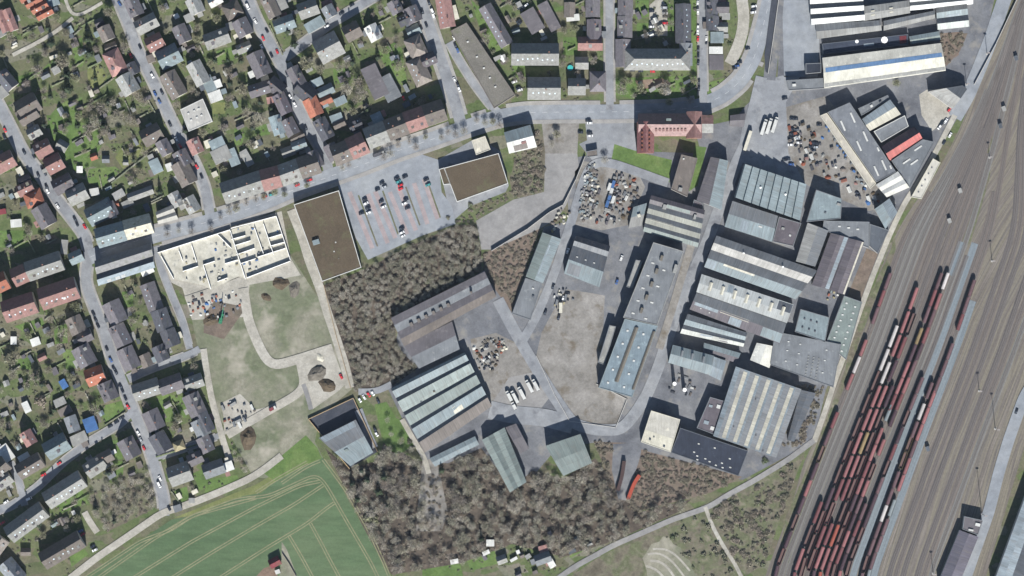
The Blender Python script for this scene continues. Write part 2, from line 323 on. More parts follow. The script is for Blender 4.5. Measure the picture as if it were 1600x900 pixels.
# building site and meadow
area("meadow", "290 430 455 400 500 470 530 545 550 608 500 650 492 690 505 716 420 748 395 745 365 690 335 640 315 570 300 500", 1, "meadow", True)
area("site_ground", "238 385 440 330 455 405 470 430 390 445 385 495 300 500 285 450 265 440", 2, "pale_gravel", True)
area("earth_bank", "470 560 520 545 540 600 530 610 488 640 476 610", 1.6, "pale_gravel")
area("earth_ground", "335 470 385 480 350 530 318 520 320 490", 2.4, "brown_scrub")
area("site_compound", "350 655 345 630 375 615 400 640 420 635 400 652 350 680", 2.4, "pale_gravel")
area("field", "128 905 268 812 300 806 360 776 420 748 470 722 502 714 512 722 612 905", 1.6, "field", True)
area("field_margin", "270 810 400 757 420 745 432 750 408 770 380 775 300 806", 1.9, "lawn_yellow")
area("lawn", "410 738 440 712 478 680 496 700 503 716 470 730 430 752", 2.0, "lawn")
# woods and scrub floors
WOODS = {"w1": "505 446 572 420 640 385 712 352 742 352 752 392 752 420 700 452 614 496 622 542 652 576 612 604 556 612 546 596 522 520",
         "w2": "755 396 846 356 826 402 800 488 772 450 756 420", "w3": "508 700 545 732 590 720 600 690 650 720 700 724 752 700 800 764 832 735 880 748 930 716 972 770 1000 800 1080 780 1060 800 960 845 880 870 800 850 720 880 612 898 580 850 540 765",
         "w4": "1095 790 1180 745 1262 696 1222 800 1196 880 1165 900 1130 850", "w5": "140 775 190 745 245 735 250 775 235 798 170 830 150 810",
         "w6": "928 690 980 692 1010 705 1160 745 1110 770 1000 798 960 770", "w7": "590 640 635 660 655 700 610 705", "w8": "362 690 380 672 400 675 405 720 385 735 365 715", "w9": "1468 52 1512 52 1500 80 1478 104 1470 80"}
for k, m in (("w1", "wood_floor"), ("w2", "brown_scrub"), ("w3", "wood_floor"), ("w4", "scrub_floor"), ("w5", "scrub_floor"), ("w6", "brown_scrub"), ("w7", "lawn"), ("w9", "brown_scrub")):
    sheet("woodland_floor", Wp(WOODS[k]), (1.4 + 0.05 * list(WOODS).index(k)) * LV, MT[m])
area("loading_yard", "958 694 1004 690 1000 715 988 752 978 782 966 780 956 735", 2.3, "asphalt_dark", True)
area("rough_verge", "798 192 846 190 852 238 850 300 802 312 796 280 808 240", 1.25, "scrub_floor")
area("scrub_strip", "452 328 462 323 506 442 498 450", 1.7, "brown_scrub")
area("rough_ground", "886 905 930 874 1000 838 1062 812 1102 796 1125 836 1150 880 1166 905", 1.3, "scrub_floor")
area("quarry_floor", "1004 872 1012 860 1018 850 1030 846 1036 838 1046 840 1052 850 1064 856 1066 868 1078 876 1082 890 1092 905 1012 905 1010 890", 1.7, "meadow")
area("clearing", "660 720 682 715 700 800 690 830 650 830 655 770", 2.0, "tan_gravel")
area("lawn", "585 632 604 628 628 668 640 700 620 712 598 690", 2.1, "lawn")
area("grass_bank", "960 225 1000 238 1050 250 1046 285 1000 268 955 252", 1.8, "lawn")
area("grass_strip", "1085 228 1104 230 1090 290 1075 300", 1.9, "lawn")
area("park", "960 122 1088 118 1088 156 990 155 960 148", 1.2, "lawn")
area("bare_patch", "992 126 1035 122 1050 132 1000 140", 1.5, "earth_ground")
area("lawn", "736 0 750 10 788 72 780 100 764 76 748 40", 1.1, "lawn")
# gardens seen as single lawns
for c, r, m, s in [(0, 0, "lawn_yellow", "680 540 780 500 840 600 750 715 690 670"), (0, 0, "lawn", "100 610 330 540 430 450 460 480 330 560 140 680"), (0, 0, "lawn", "560 330 640 290 660 480 640 520 590 520"),
    (0, 0, "lawn", "400 890 480 800 640 760 640 900 500 1010 360 1000"), (0, 1, "lawn", "360 0 540 0 640 60 760 100 800 230 700 400 660 480 560 420 480 300 400 160"), (0, 1, "lawn_yellow", "940 260 1100 190 1160 260 960 420 900 330"),
    (0, 1, "lawn", "690 420 900 400 940 440 800 560 680 520"), (1, 0, "lawn_yellow", "50 60 130 60 130 200 50 200"), (1, 0, "lawn", "90 400 200 370 330 410 200 480 100 510"), (1, 0, "lawn", "1000 540 1120 530 1130 640 1010 660"),
    (1, 0, "lawn", "1350 400 1480 330 1540 380 1590 700 1500 640 1400 500"), (1, 0, "lawn_yellow", "60 800 160 800 160 890 60 890"), (1, 1, "lawn", "230 100 320 130 290 230 230 240"), (1, 1, "lawn", "380 100 500 60 510 150 400 170"),
    (2, 0, "lawn", "1200 290 1310 290 1310 430 1200 430"), (2, 0, "lawn", "1110 70 1330 5 1330 40 1130 90"), (2, 0, "lawn", "800 500 900 500 910 600 800 600"), (3, 0, "lawn", "720 650 930 590 930 660 730 740"),
    (3, 0, "lawn", "165 0 270 0 270 130 165 150"), (3, 0, "lawn", "170 180 265 180 265 280 180 285"), (3, 0, "lawn", "600 0 640 0 640 560 605 560"), (3, 0, "lawn", "412 30 465 40 465 290 412 290"), (3, 0, "pale_gravel", "320 0 375 0 415 60 415 280 275 280 275 40"),
    (0, 2, "lawn", "0 0 240 0 240 120 120 150 0 130"), (0, 2, "lawn", "110 750 330 680 350 740 200 800"), (0, 2, "lawn", "950 480 1040 470 1040 600 970 600"), (0, 2, "lawn", "420 750 520 720 530 880 430 890"), (0, 3, "lawn", "770 480 950 430 970 510 820 610"),
    (0, 3, "lawn", "480 30 580 30 600 170 520 200"), (0, 3, "lawn", "100 110 250 90 240 190 140 170"), (0, 3, "lawn", "880 740 940 740 960 890 880 890"), (0, 3, "lawn", "1120 420 1300 380 1450 400 1460 560 1300 600"), (1, 4, "lawn", "0 150 250 110 280 170 120 250 0 290"),
    (0, 4, "lawn", "860 0 970 0 960 110 860 120"), (0, 4, "lawn", "430 340 640 230 690 330 480 410"), (0, 4, "lawn", "540 750 660 690 690 730 560 830"), (0, 4, "lawn", "1340 240 1460 200 1480 290 1400 350"), (0, 4, "lawn", "1500 100 1600 60 1600 220 1560 230"),
    (2, 4, "lawn", "420 720 640 640 700 800 480 860"), (2, 4, "lawn", "1180 680 1340 620 1380 690 1260 760"), (2, 4, "lawn", "100 820 380 760 420 900 100 900"), (4, 0, "earth_ground", "950 260 1100 250 1090 430 980 500")]:
    tarea("lawn" if "lawn" in m else "earth_patch" if "earth" in m else "gravel_court", c, r, s, 1.15 + 0.02 * random.random() * 12, m)
# roads: centre line, carriageway width, pavement width
ROADS = {}
def smooth_line(pts, step=3.0):
    p = np.array(pts, dtype=float); d = np.r_[0, np.cumsum(np.hypot(*np.diff(p, axis=0).T))]
    n = max(2, int(d[-1] / step)); s = np.linspace(0, d[-1], n); q = np.c_[np.interp(s, d, p[:, 0]), np.interp(s, d, p[:, 1])]
    for _ in range(4): q[1:-1] = (q[:-2] + 2 * q[1:-1] + q[2:]) / 4
    return q
def normals(q):
    t = np.gradient(q, axis=0); t /= np.maximum(1e-6, np.hypot(t[:, 0], t[:, 1]))[:, None]; return np.c_[-t[:, 1], t[:, 0]]
def ribbon(name, q, w0, w1, z, mat, kind="structure", h=0.0, keep=None, uvs=False):
    n = normals(q); a = q + n * w0; b = q + n * w1; k = len(q); v = [(*p, z) for p in a] + [(*p, z) for p in b]; f = []
    if h: v += [(*p, z - h) for p in a] + [(*p, z - h) for p in b]
    uv = []
    for i in range(k - 1):
        if keep is not None and not (keep[i] and keep[i+1]): continue
        f.append((i, k + i, k + i + 1, i + 1) if w1 < w0 else (i, i + 1, k + i + 1, k + i))
        if h: f.append((i, i + 1, 2*k + i + 1, 2*k + i)); f.append((k + i, 3*k + i, 3*k + i + 1, k + i + 1))
    if uvs:
        s = np.r_[0, np.cumsum(np.hypot(*np.diff(q, axis=0).T))]
        for fc in f:
            for vi in fc: uv.append((w0 if (vi % (2*k)) < k else w1, s[vi % k]))
    if not f: return None
    o = mk(name, v, f, mat, uvs=uv if uvs else None); 
    if kind: o["kind"] = kind
    return o
RD = [("west_street", "-12 145 8 182 36 238 66 276 88 310 112 340 132 366 139 385 136 415 133 440 144 470 164 520 172 550 184 580 196 610 208 640 220 670 230 690 238 715 248 750 256 780 257 806", 8.0, 1.6, "asphalt"),
      ("second_street", "182 -10 190 12 206 50 214 76 230 108 244 136 262 176 284 220 304 254 320 292 330 345", 7.6, 1.6, "asphalt"),
      ("third_street", "384 -10 400 30 418 62 436 90 448 120 458 150 476 192 496 220 508 244 516 276", 8.0, 1.7, "asphalt"),
      ("side_street", "440 92 460 78 490 56 512 38 540 22 590 -8", 6.5, 1.3, "asphalt"),
      ("fourth_street", "653 -10 658 6 670 40 684 80 698 120 710 156 722 200", 9.0, 2.6, "asphalt"),
      ("service_road", "702 66 716 92 740 130 772 172 790 180", 5.5, 1.2, "asphalt"),
      ("main_road", "140 402 160 394 200 380 250 366 328 346 360 336 410 318 460 296 520 274 570 256 620 236 680 216 730 198 780 182 820 176 880 175 940 175 1000 174 1050 172 1090 167 1130 150 1158 126 1178 92 1190 50 1200 10 1206 -20", 11.5, 3.2, "asphalt_blue"),
      ("fifth_street", "952 -10 952 80 953 172", 6.0, 1.6, "asphalt"), ("sixth_street", "1098 -10 1098 90 1099 162", 6.0, 1.4, "asphalt"),
      ("car_park_lane", "1158 -10 1163 30 1158 60 1148 85 1140 100", 9.0, 0, "pale_gravel"), ("ramp_lane", "1216 -10 1212 40 1206 90 1202 125", 9.5, 0, "asphalt_dark"),
      ("short_street", "200 592 230 578 262 566 296 554 312 545", 5.5, 1.0, "asphalt"), ("short_street", "240 716 275 705 318 690 350 678", 4.5, 1.0, "asphalt"),
      ("short_street", "205 645 190 660 168 674 140 690 100 720 60 760 20 790 -10 800", 5.5, 1.0, "asphalt"), ("short_street", "16 722 30 750 38 790", 5.0, 0.8, "asphalt"), ("short_street", "243 385 252 420 268 460 285 500 297 545", 5.0, 0.8, "asphalt"),
      ("works_street", "1190 120 1178 170 1165 225 1150 255 1138 290 1122 330 1106 375 1086 420 1066 465 1048 515 1030 570 1012 615 990 650 970 672 930 672 895 662 870 626 842 582 820 545 800 510 778 468", 9.0, 0, "asphalt"),
      ("works_lane", "818 530 838 495 858 448 872 410 884 372 896 336 906 300 918 266 932 252 960 256 1000 270 1044 286", 7.0, 0, "asphalt"),
      ("works_lane", "765 640 800 648 850 652 895 664", 14.0, 0, "asphalt"), ("works_lane", "1092 345 1075 400 1045 500 1030 545", 6.0, 0, "tan_gravel"),
      ("boundary_road", "1572 -10 1548 62 1528 112 1512 150 1492 184", 11.0, 0, "asphalt_blue"), ("boundary_lane", "1492 180 1462 238 1436 284 1414 316 1392 362 1368 420 1344 484 1322 548 1306 590 1290 640 1272 690", 4.2, 0, "pale_gravel"),
      ("railway_path", "1272 688 1232 718 1180 750 1136 774 1108 792 1050 812 1000 834 958 852 930 868 900 884 870 905", 4.2, 0, "grey_gravel"), ("path", "1102 792 1112 820 1128 850 1148 880 1160 905", 3.0, 0, "pale_gravel"),
      ("site_road", "455 328 472 370 484 410 500 450 512 490 526 530 540 575 547 606", 7.0, 0, "pale_gravel"), ("site_road", "380 450 388 500 402 535 416 562 428 572 470 560 520 544", 7.5, 0, "pale_gravel"),
      ("site_road", "468 562 474 590 476 604 462 618 430 636 395 656 355 680", 6.5, 0, "pale_gravel"), ("path", "474 600 482 622 486 640", 3.5, 0, "grey_gravel"), ("site_road", "455 408 400 428 350 448 290 468", 5.0, 0, "pale_gravel"),
      ("field_path", "108 905 150 872 200 838 252 802 300 786 345 768 390 748 412 734 440 712", 5.5, 0, "pale_gravel"), ("path", "152 832 138 812 132 800", 5.0, 0, "pale_gravel"), ("lane", "318 545 322 575 330 620 344 672 352 700 360 720", 5.0, 0, "pale_gravel"),
      ("footpath", "100 -10 106 12 114 26 130 22 160 4", 2.6, 0, "pale_gravel"), ("footpath", "114 28 90 48 60 66 20 86", 3.0, 0, "pale_gravel"), ("works_path", "560 640 575 680 585 700", 6.5, 0, "asphalt"), ("works_path", "628 655 648 690 664 716 670 740", 4.0, 0, "pale_gravel"),
      ("yard_lane", "560 612 590 612 612 600", 5.0, 0, "asphalt"), ("railway_road", "1640 560 1600 620 1575 690 1560 740 1545 800 1520 870 1508 905", 9.0, 0, "asphalt_blue")]
LINES = []
for nm, s, w, pv, m in RD: LINES.append((nm, smooth_line(Wp(s)), w, pv, m))
for i, (nm, q, w, pv, m) in enumerate(LINES):
    z = (5 + 0.25 * i) * LV; n = normals(q)
    o = ribbon(nm, q, -w / 2, w / 2, z, MT[m])
    for k in range(len(q) - 1):
        ww = w / 2 + pv; occupy([tuple(q[k] + n[k] * ww), tuple(q[k+1] + n[k+1] * ww), tuple(q[k+1] - n[k+1] * ww), tuple(q[k] - n[k] * ww)])
    if nm.endswith("_street") or nm == "main_road": ROADS.setdefault(nm, (q, w))
    if pv:
        for sgn in (-1, 1):
            side = q + n * sgn * (w / 2 + pv / 2); keep = np.ones(len(q), bool)
            for j, (n2, q2, w2, p2, m2) in enumerate(LINES):
                if j == i: continue
                d = np.sqrt(((side[:, None, :] - q2[None, :, :]) ** 2).sum(2)).min(1); keep &= d > w2 / 2 + pv / 2 + 0.5
            ribbon("pavement", q, sgn * w / 2, sgn * (w / 2 + pv), z + 0.12, MT["pavement"], h=0.13, keep=keep)
    if nm == "main_road":
        v = []; f = []
        for k in range(0, len(q) - 1, 3):
            a, b = q[k], q[k+1]; b = a + (b - a) * 1.3; k0 = len(v)
            for pt in (a - n[k] * 0.12, b - n[k] * 0.12, b + n[k] * 0.12, a + n[k] * 0.12): v.append((*pt, z + 0.02))
            f.append((k0, k0+1, k0+2, k0+3))
        o = mk("road_marking", v, f, MT["marking"]); o["kind"] = "structure"
sheet("ramp_dark_strip", Tp(3, 0, "1235 -60 1285 -60 1240 300 1225 480 1195 570 1180 560 1172 430 1195 250"), 19 * LV, MT["dark_ground"], True)  # flat dark strip beside the ramp lane
for k_, s_ in enumerate(("1012 866 1030 862 1050 876 1066 896 1072 905", "1016 876 1030 874 1046 888 1056 905", "1020 858 1040 856 1060 870 1078 892", "1010 884 1024 886 1038 900 1040 906")):
    ribbon("quarry_bench", smooth_line(Wp(s_)), -0.8 - 0.3 * (k_ % 2), 0.7, (2.0 + 0.1 * k_) * LV, MT["pale_gravel"])
# tractor lines in the wheat
for s in ("150 905 240 842 300 806 370 780 420 775 470 752 492 742 500 745 512 762 525 785 545 820 580 880 592 905", "205 905 300 846 400 792 470 758 500 752", "265 905 330 864 400 822 460 788 505 758",
          "340 905 420 854 480 818 515 790 522 786", "130 905 220 845 268 828 300 806 400 778", "485 818 500 845 518 880 532 905", "452 838 470 868 490 905", "505 718 520 738 540 765 575 826 600 880 610 905", "440 755 480 728 500 720", "400 770 430 750 480 722"):
    q = smooth_line(Wp(s)); zz = (2.2 + 0.07 * len(s) % 0.5) * LV
    for off in (-0.95, 0.95): ribbon("tractor_track", q, off - 0.4, off + 0.4, zz + random.random() * 0.03, MT["field_track"])
area("field_margin", "440 846 448 858 466 905 436 905 440 870", 2.6, "meadow")
area("earth_patch", "396 905 412 888 428 882 436 905", 2.7, "earth_ground")

# ------------------------------------------------------------------ railway yard
BY = np.array([-120, 0, 450, 900, 1300, 1800, 2700, 3270, 3600, 4560.])
def base_x(off):
    x18 = 1125 + off; x9 = 1215 + (off + 450) * 0.42; x0 = 1560 + (off + 450) * 0.14
    return np.array([x0 + 70, x0, (x0 + x9) / 2 + 10, x9, x9 - (x9 - x18) * 0.42, x18, 800 + off, 570 + off, 440 + off, 70 + off])
def track_line(off, g0=-120, g1=4560, step=20, drift=0.0):
    g = np.arange(g0, g1 + 1, step, dtype=float)
    ga = np.arange(-400, 4900, step, dtype=float); x = np.interp(ga, BY, base_x(off)) + drift * np.clip((ga - 2100) / 2300, 0, 1.1)
    ker = np.ones(21) / 21; xs = np.convolve(np.pad(x, 10, mode='reflect', reflect_type='odd'), ker, 'valid')
    xx = np.interp(g, ga, xs); return np.c_[(6400 + xx) / 10 - 400, 225 - g / 10]
ql = smooth_line(Wp("1604 -30 1586 0 1556 68 1538 100 1522 132 1508 184 1480 240 1460 276 1432 312 1404 356 1376 420 1332 536 1300 620 1278 680 1256 720 1240 780 1194 905"), 6)
k = len(ql); nc = 26; v = []; f = []; uv = []
for i in range(k):
    y = ql[i][1]; xr = np.interp(-y, [-260, -100, 25, 125, 260], [560, 520, 440, 400, 360])
    for j in range(nc): v.append((ql[i][0] + (xr - ql[i][0]) * j / (nc - 1), y, 1.0 * LV))
for i in range(k - 1):
    for j in range(nc - 1):
        fc = (i * nc + j, (i + 1) * nc + j, (i + 1) * nc + j + 1, i * nc + j + 1); f.append(fc)
        for q_ in fc: uv.append((q_ % nc * 8.0, (q_ // nc) * 6.0))
tagk(mk("railway_yard", v, f, MT["yard"], uvs=uv), "structure")
occupy([tuple(p) for p in ql] + [(420, -240), (420, 240)])
tarea("grass_verge", 4, 1, "1300 180 1360 100 1330 500 1240 800 1180 1000 1120 1040 1000 1000 960 880 1100 560 1240 300", 1.5, "scrub_floor")
tarea("grass_verge", 4, 2, "590 10 560 150 330 640 240 900 200 1100 -70 1800 -260 2240 -330 2600 -240 2600 60 1700 230 1200 300 900 470 450 600 180", 1.35, "scrub_floor")
TRK = {}
for off_, g0_, dr_, z_ in ((130, 1900, 30, 3.9), (268, 2350, 52, 3.95), (25, 1890, 0, 4.0)): ribbon('service_lane', track_line(off_, g0_, 4560 if off_ > 50 else 2150, drift=dr_), -2.7, 2.7, z_ * LV, MT['service'], uvs=True)
def track(key, off, g0, g1, bed, desc, drift=0.0):
    q = track_line(off, g0, g1, drift=drift); n = normals(q); TRK[key] = (off, q)
    bw = 2.8 if bed == "bed_blue" else 2.1; ribbon("ballast_bed", q, -bw, bw, (3 + 0.02 * len(TRK)) * LV, MT[bed], uvs=True)
    t = empty("railway_track", (*q[len(q) // 2], 0.2)); lx, ly, lz = t.location
    zt = 0.0
    for s in (-0.75, 0.75):
        a = q + n * (s - 0.06) - (lx, ly); b = q + n * (s + 0.06) - (lx, ly); kk = len(q)
        v = [(*p, 0.27) for p in a] + [(*p, 0.27) for p in b] + [(*p, 0.1) for p in a] + [(*p, 0.1) for p in b]; f = []
        for i in range(kk - 1): f += [(i, i+1, kk+i+1, kk+i), (i, 2*kk+i, 2*kk+i+1, i+1), (kk+i, kk+i+1, 3*kk+i+1, 3*kk+i)]
        mk("rail", v, f, MT["steel"], t)
    m = MB(); tt = np.gradient(q, axis=0)
    for i in range(0, len(q) - 1):
        for fr in (0.0, 1 / 3, 2 / 3):
            p = q[i] + (q[i+1] - q[i]) * fr; m.box(p[0] - lx, p[1] - ly, -0.05, 0.26, 2.5, 0.17, math.atan2(tt[i][1], tt[i][0]))
    sl = m.obj("sleepers", MT["sleeper"], t); sl["kind"] = "stuff"
    reg(t, desc, "railway track", "tracks", "in the railway yard", q[-1][0] + q[-1][1] * 0.38, "left", "railway tracks of the yard")
for key, off, g0, g1, bed, dr in [("t0", -450, 1500, 4560, "bed_brown", 0), ("e1", -400, 700, 4560, "bed_grey", 0), ("e2", -350, -120, 4560, "bed_grey", 0), ("t1b", -300, 200, 4560, "bed_grey", 0), ("t1a", -250, -120, 4560, "bed_brown", 0),
        ("t1", -200, 1000, 4560, "bed_brown", 0), ("t2", -150, -120, 4560, "bed_dark", 0), ("t2b", -100, 900, 4560, "bed_brown", 0), ("t3", -50, -120, 4560, "bed_brown", 0), ("t4", 0, 1200, 4560, "bed_brown", 0), ("t4b", 52, -120, 4560, "bed_grey", 0),
        ("t5", 105, 2000, 4560, "bed_dark", 0), ("t6a", 178, 1500, 4560, "bed_brown", 50), ("t6", 222, -120, 4560, "bed_brown", 55), 
        ("f2", 400, -120, 4560, "bed_dark", 40), ("f3", 455, 900, 4560, "bed_brown", 40), ("f4", 510, -120, 4560, "bed_dark", 40), ("f6", 620, 1200, 4560, "bed_dark", 40), ("f7", 675, 1500, 4560, "bed_brown", 40), ("f8", 730, 1800, 4560, "bed_grey", 40)]:
    track(key, off, g0, g1, bed, {"bed_brown": "brown ballasted track", "bed_grey": "grey ballasted track", "bed_dark": "dark ballasted track", "bed_blue": "track on fresh pale-blue ballast"}[bed], dr)

# ------------------------------------------------------------------ buildings
PAL = {"a": (98, 99, 106), "b": (132, 124, 118), "m": (122, 118, 122), "l": (170, 170, 166), "o": (190, 124, 102), "p": (172, 134, 128), "w": (236, 236, 230), "t": (152, 166, 170), "k": (62, 68, 80), "c": (232, 227, 208),
       "g": (138, 142, 146), "n": (107, 95, 79), "d": (104, 110, 118), "v": (116, 110, 116), "r": (146, 74, 80), "u": (84, 124, 178), "e": (146, 158, 154), "y": (190, 180, 146), "h": (162, 174, 181), "q": (128, 122, 112), "i": (60, 140, 105), "s": (150, 92, 74)}
CN = {"a": "dark slate", "b": "brown-grey", "m": "grey", "l": "light grey", "o": "orange-red", "p": "faded pink", "w": "white", "t": "pale blue-grey", "k": "black", "c": "cream", "g": "blue-grey", "n": "brown", "d": "dark grey", "v": "mauve-grey",
      "r": "red", "u": "blue", "e": "grey-green", "y": "yellow", "h": "pale blue", "q": "brown-grey", "i": "green", "s": "rust-brown"}
def col(c, jit=0.0):
    k = 1 + random.uniform(-jit, jit); r = ph(*PAL[c]) if isinstance(c, str) else ph(*c); return tuple(min(0.84, x * k) for x in r)
class Quad:
    def __init__(s, pts):
        s.c = [Vector((*p, 0)) for p in pts]; s.m = sum(s.c, Vector()) / 4
        s.L = ((s.c[1] - s.c[0]).length + (s.c[2] - s.c[3]).length) / 2; s.Wd = ((s.c[3] - s.c[0]).length + (s.c[2] - s.c[1]).length) / 2
        d = s.c[1] - s.c[0]; s.a = math.atan2(d.y, d.x)
    def __call__(s, u, v, z=0.0):
        a, b, c, d = s.c; p = a * (1-u) * (1-v) + b * u * (1-v) + c * u * v + d * (1-u) * v - s.m
        return (p.x, p.y, z)
def slope(name, q, u0, u1, v0, v1, z0, z1, t, mat, parent, color):
    """roof plane of thickness t from the v0 edge (height z0) to the v1 edge (height z1)"""
    L = q.L * (u1 - u0); S = math.hypot(q.Wd * (v1 - v0), z1 - z0)
    p = [q(u0, v0, z0), q(u1, v0, z0), q(u1, v1, z1), q(u0, v1, z1)]; pb = [(x, y, z - t) for x, y, z in p]
    ax = Vector(p[1]) - Vector(p[0]); bx = Vector(p[3]) - Vector(p[0])
    up = ax.cross(bx).z > 0
    f = [(0, 1, 2, 3), (7, 6, 5, 4), (0, 4, 5, 1), (1, 5, 6, 2), (2, 6, 7, 3), (3, 7, 4, 0)]; 
    if not up: f = [tuple(reversed(g)) for g in f]
    cu = [(0, 0), (L, 0), (L, S), (0, S)] * 2; o0 = u0 * q.L; w0 = v0 * q.Wd
    uv = [(cu[i][0] + o0, cu[i][1] + w0) for g in f for i in g]
    return mk(name, p + pb, f, mat, parent, color, uv)
def hall(name, label, pts, h, bays=1, rise=None, cols="g", ov=0.3, mat="sheet", wall="concrete", extras=(), cat="building", parapet=None, saw=False, group=None):
    q = Quad(pts); root = empty(name, (q.m.x, q.m.y, 0)); occupy(pts); lab(root, label, cat, group)
    n = len(bays) if isinstance(bays, (list, tuple)) else bays
    if n == 0:
        v = [q(*c, z) for z in (0, h) for c in ((0, 0), (1, 0), (1, 1), (0, 1))]
        cc = [(3, 2, 1, 0), (4, 5, 6, 7), (0, 1, 5, 4), (1, 2, 6, 5), (2, 3, 7, 6), (3, 0, 4, 7)]
        if (q.c[1] - q.c[0]).cross(q.c[3] - q.c[0]).z < 0: cc = [tuple(reversed(g)) for g in cc]
        mk("wall", v, cc, MT[wall], root)
        eu, ev = 0.45 / q.L, 0.45 / q.Wd
        rf = slope("roof", q, eu, 1 - eu, ev, 1 - ev, h + 0.12, h + 0.12, 0.1, MT[mat], root, col(cols[0], 0.04))
        ring = [(0, 0), (1, 0), (1, 1), (0, 1)]; v = []; f = []
        for z, e in ((h - 0.3, -0.15), (h + 0.45, -0.15), (h + 0.45, 1.0), (h - 0.3, 1.0)):
            for u_, v_ in ring: v.append(q(u_ + (eu * e if u_ == 0 else -eu * e), v_ + (ev * e if v_ == 0 else -ev * e), z))
        for k in range(4):
            for i in range(4): f.append((k*4 + i, k*4 + (i+1) % 4, ((k+1) % 4)*4 + (i+1) % 4, ((k+1) % 4)*4 + i))
        mk("parapet", v, f, MT["plain"], root, col(parapet or "g")); zr = lambda u, v_: h + 0.12
        rfs = [rf]
    else:
        wts = bays if isinstance(bays, (list, tuple)) else [1] * n; tot = float(sum(wts)); e = [0.0]
        for w_ in wts: e.append(e[-1] + w_ / tot)
        rs = [rise if rise is not None else 0.18 * q.Wd * (e[i+1] - e[i]) for i in range(n)]; v = []; f = []; rfs = []
        fr = 0.5 if not saw else saw
        for i in range(n):
            v0, v1 = e[i], e[i+1]; vm = v0 + (v1 - v0) * fr; k = len(v); d = 0.28
            for u_ in (0, 1): v += [q(u_, v0 + 0.001, 0), q(u_, v1 - 0.001, 0), q(u_, v1 - 0.001, h - d), q(u_, vm, h + rs[i] - d), q(u_, v0 + 0.001, h - d)]
            f += [(k, k+1, k+2, k+3, k+4), (k+9, k+8, k+7, k+6, k+5), (k+1, k+6, k+7, k+2), (k+5, k, k+4, k+9), (k+2, k+7, k+8, k+3), (k+3, k+8, k+9, k+4)]
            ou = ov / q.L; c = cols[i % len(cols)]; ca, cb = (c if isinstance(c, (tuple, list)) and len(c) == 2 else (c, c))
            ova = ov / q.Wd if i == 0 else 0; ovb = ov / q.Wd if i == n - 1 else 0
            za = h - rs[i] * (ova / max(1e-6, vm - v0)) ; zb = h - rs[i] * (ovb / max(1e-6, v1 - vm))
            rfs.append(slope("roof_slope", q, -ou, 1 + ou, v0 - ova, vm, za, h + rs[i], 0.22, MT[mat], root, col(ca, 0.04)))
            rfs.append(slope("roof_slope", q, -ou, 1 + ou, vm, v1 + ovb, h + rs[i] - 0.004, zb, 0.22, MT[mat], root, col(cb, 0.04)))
        mk("wall", v, f, MT[wall], root)
        def zr(u, v_):
            for i in range(n):
                if v_ <= e[i+1] + 1e-6 or i == n - 1:
                    v0, v1 = e[i], e[i+1]; vm = v0 + (v1 - v0) * fr
                    return h + rs[i] * ((v_ - v0) / (vm - v0) if v_ < vm else (v1 - v_) / (v1 - vm))
    for ex in extras:
        k = ex[0]
        if k == "box":                       # name, u, v, length, width, height, colour
            _, nm, u, v_, lx, ly, hz, c = ex; x, y, _z = q(u, v_); MB().box(x, y, zr(u, v_) - 0.4, lx, ly, hz + 0.4, q.a, 0.96, 0.9).obj(nm, MT["plain"], root, col(c, 0.05))
        elif k == "patch":                   # name, u0, u1, v0, v1, colour
            _, nm, u0, u1, v0, v1, c = ex; slope(nm, q, u0, u1, v0, v1, zr(u0, v0 + 1e-4) + 0.07, zr(u0, v1 - 1e-4) + 0.07, 0.06, MT[mat], root, col(c, 0.05))
        elif k == "mon":                     # raised gabled monitor along v: name, u, v0, v1, width, height, colour
            _, nm, u, v0, v1, wd, hz, c = ex; du = wd / q.L / 2; z0 = min(zr(u, v0), zr(u, v1)) + 0.1; z1 = max(zr(u, v0), zr(u, v1)) + hz; a0, b0 = z1 - 0.3 * wd, z1
            vv = [q(u - du, v0, z0), q(u + du, v0, z0), q(u + du, v0, a0), q(u, v0, b0), q(u - du, v0, a0), q(u - du, v1, z0), q(u + du, v1, z0), q(u + du, v1, a0), q(u, v1, b0), q(u - du, v1, a0)]
            mk(nm, vv, [(0, 1, 2, 3, 4), (9, 8, 7, 6, 5), (1, 6, 7, 2), (5, 0, 4, 9), (2, 7, 8, 3), (3, 8, 9, 4)], MT["plain"], root, col(c, 0.05))
        elif k == "vent":
            _, nm, u, v_, r_, hz = ex; x, y, _z = q(u, v_); z = zr(u, v_); m = MB(); m.cyl((x, y, z - 0.3), (x, y, z + hz), r_, r_ * 0.9, 8); m.cyl((x, y, z + hz), (x, y, z + hz + 0.3), r_ * 1.4, r_ * 0.3, 8); m.obj(nm, MT["white"], root)
    return root
def T4(c, r, s): return Tp(c, r, s)
def grid(nm, us, vs_, lx, ly, hz, c): return [("box", nm, u, v, lx, ly, hz, c) for u in us for v in vs_]
def lins(a, b, n): return [a + (b - a) * i / (n - 1) for i in range(n)]
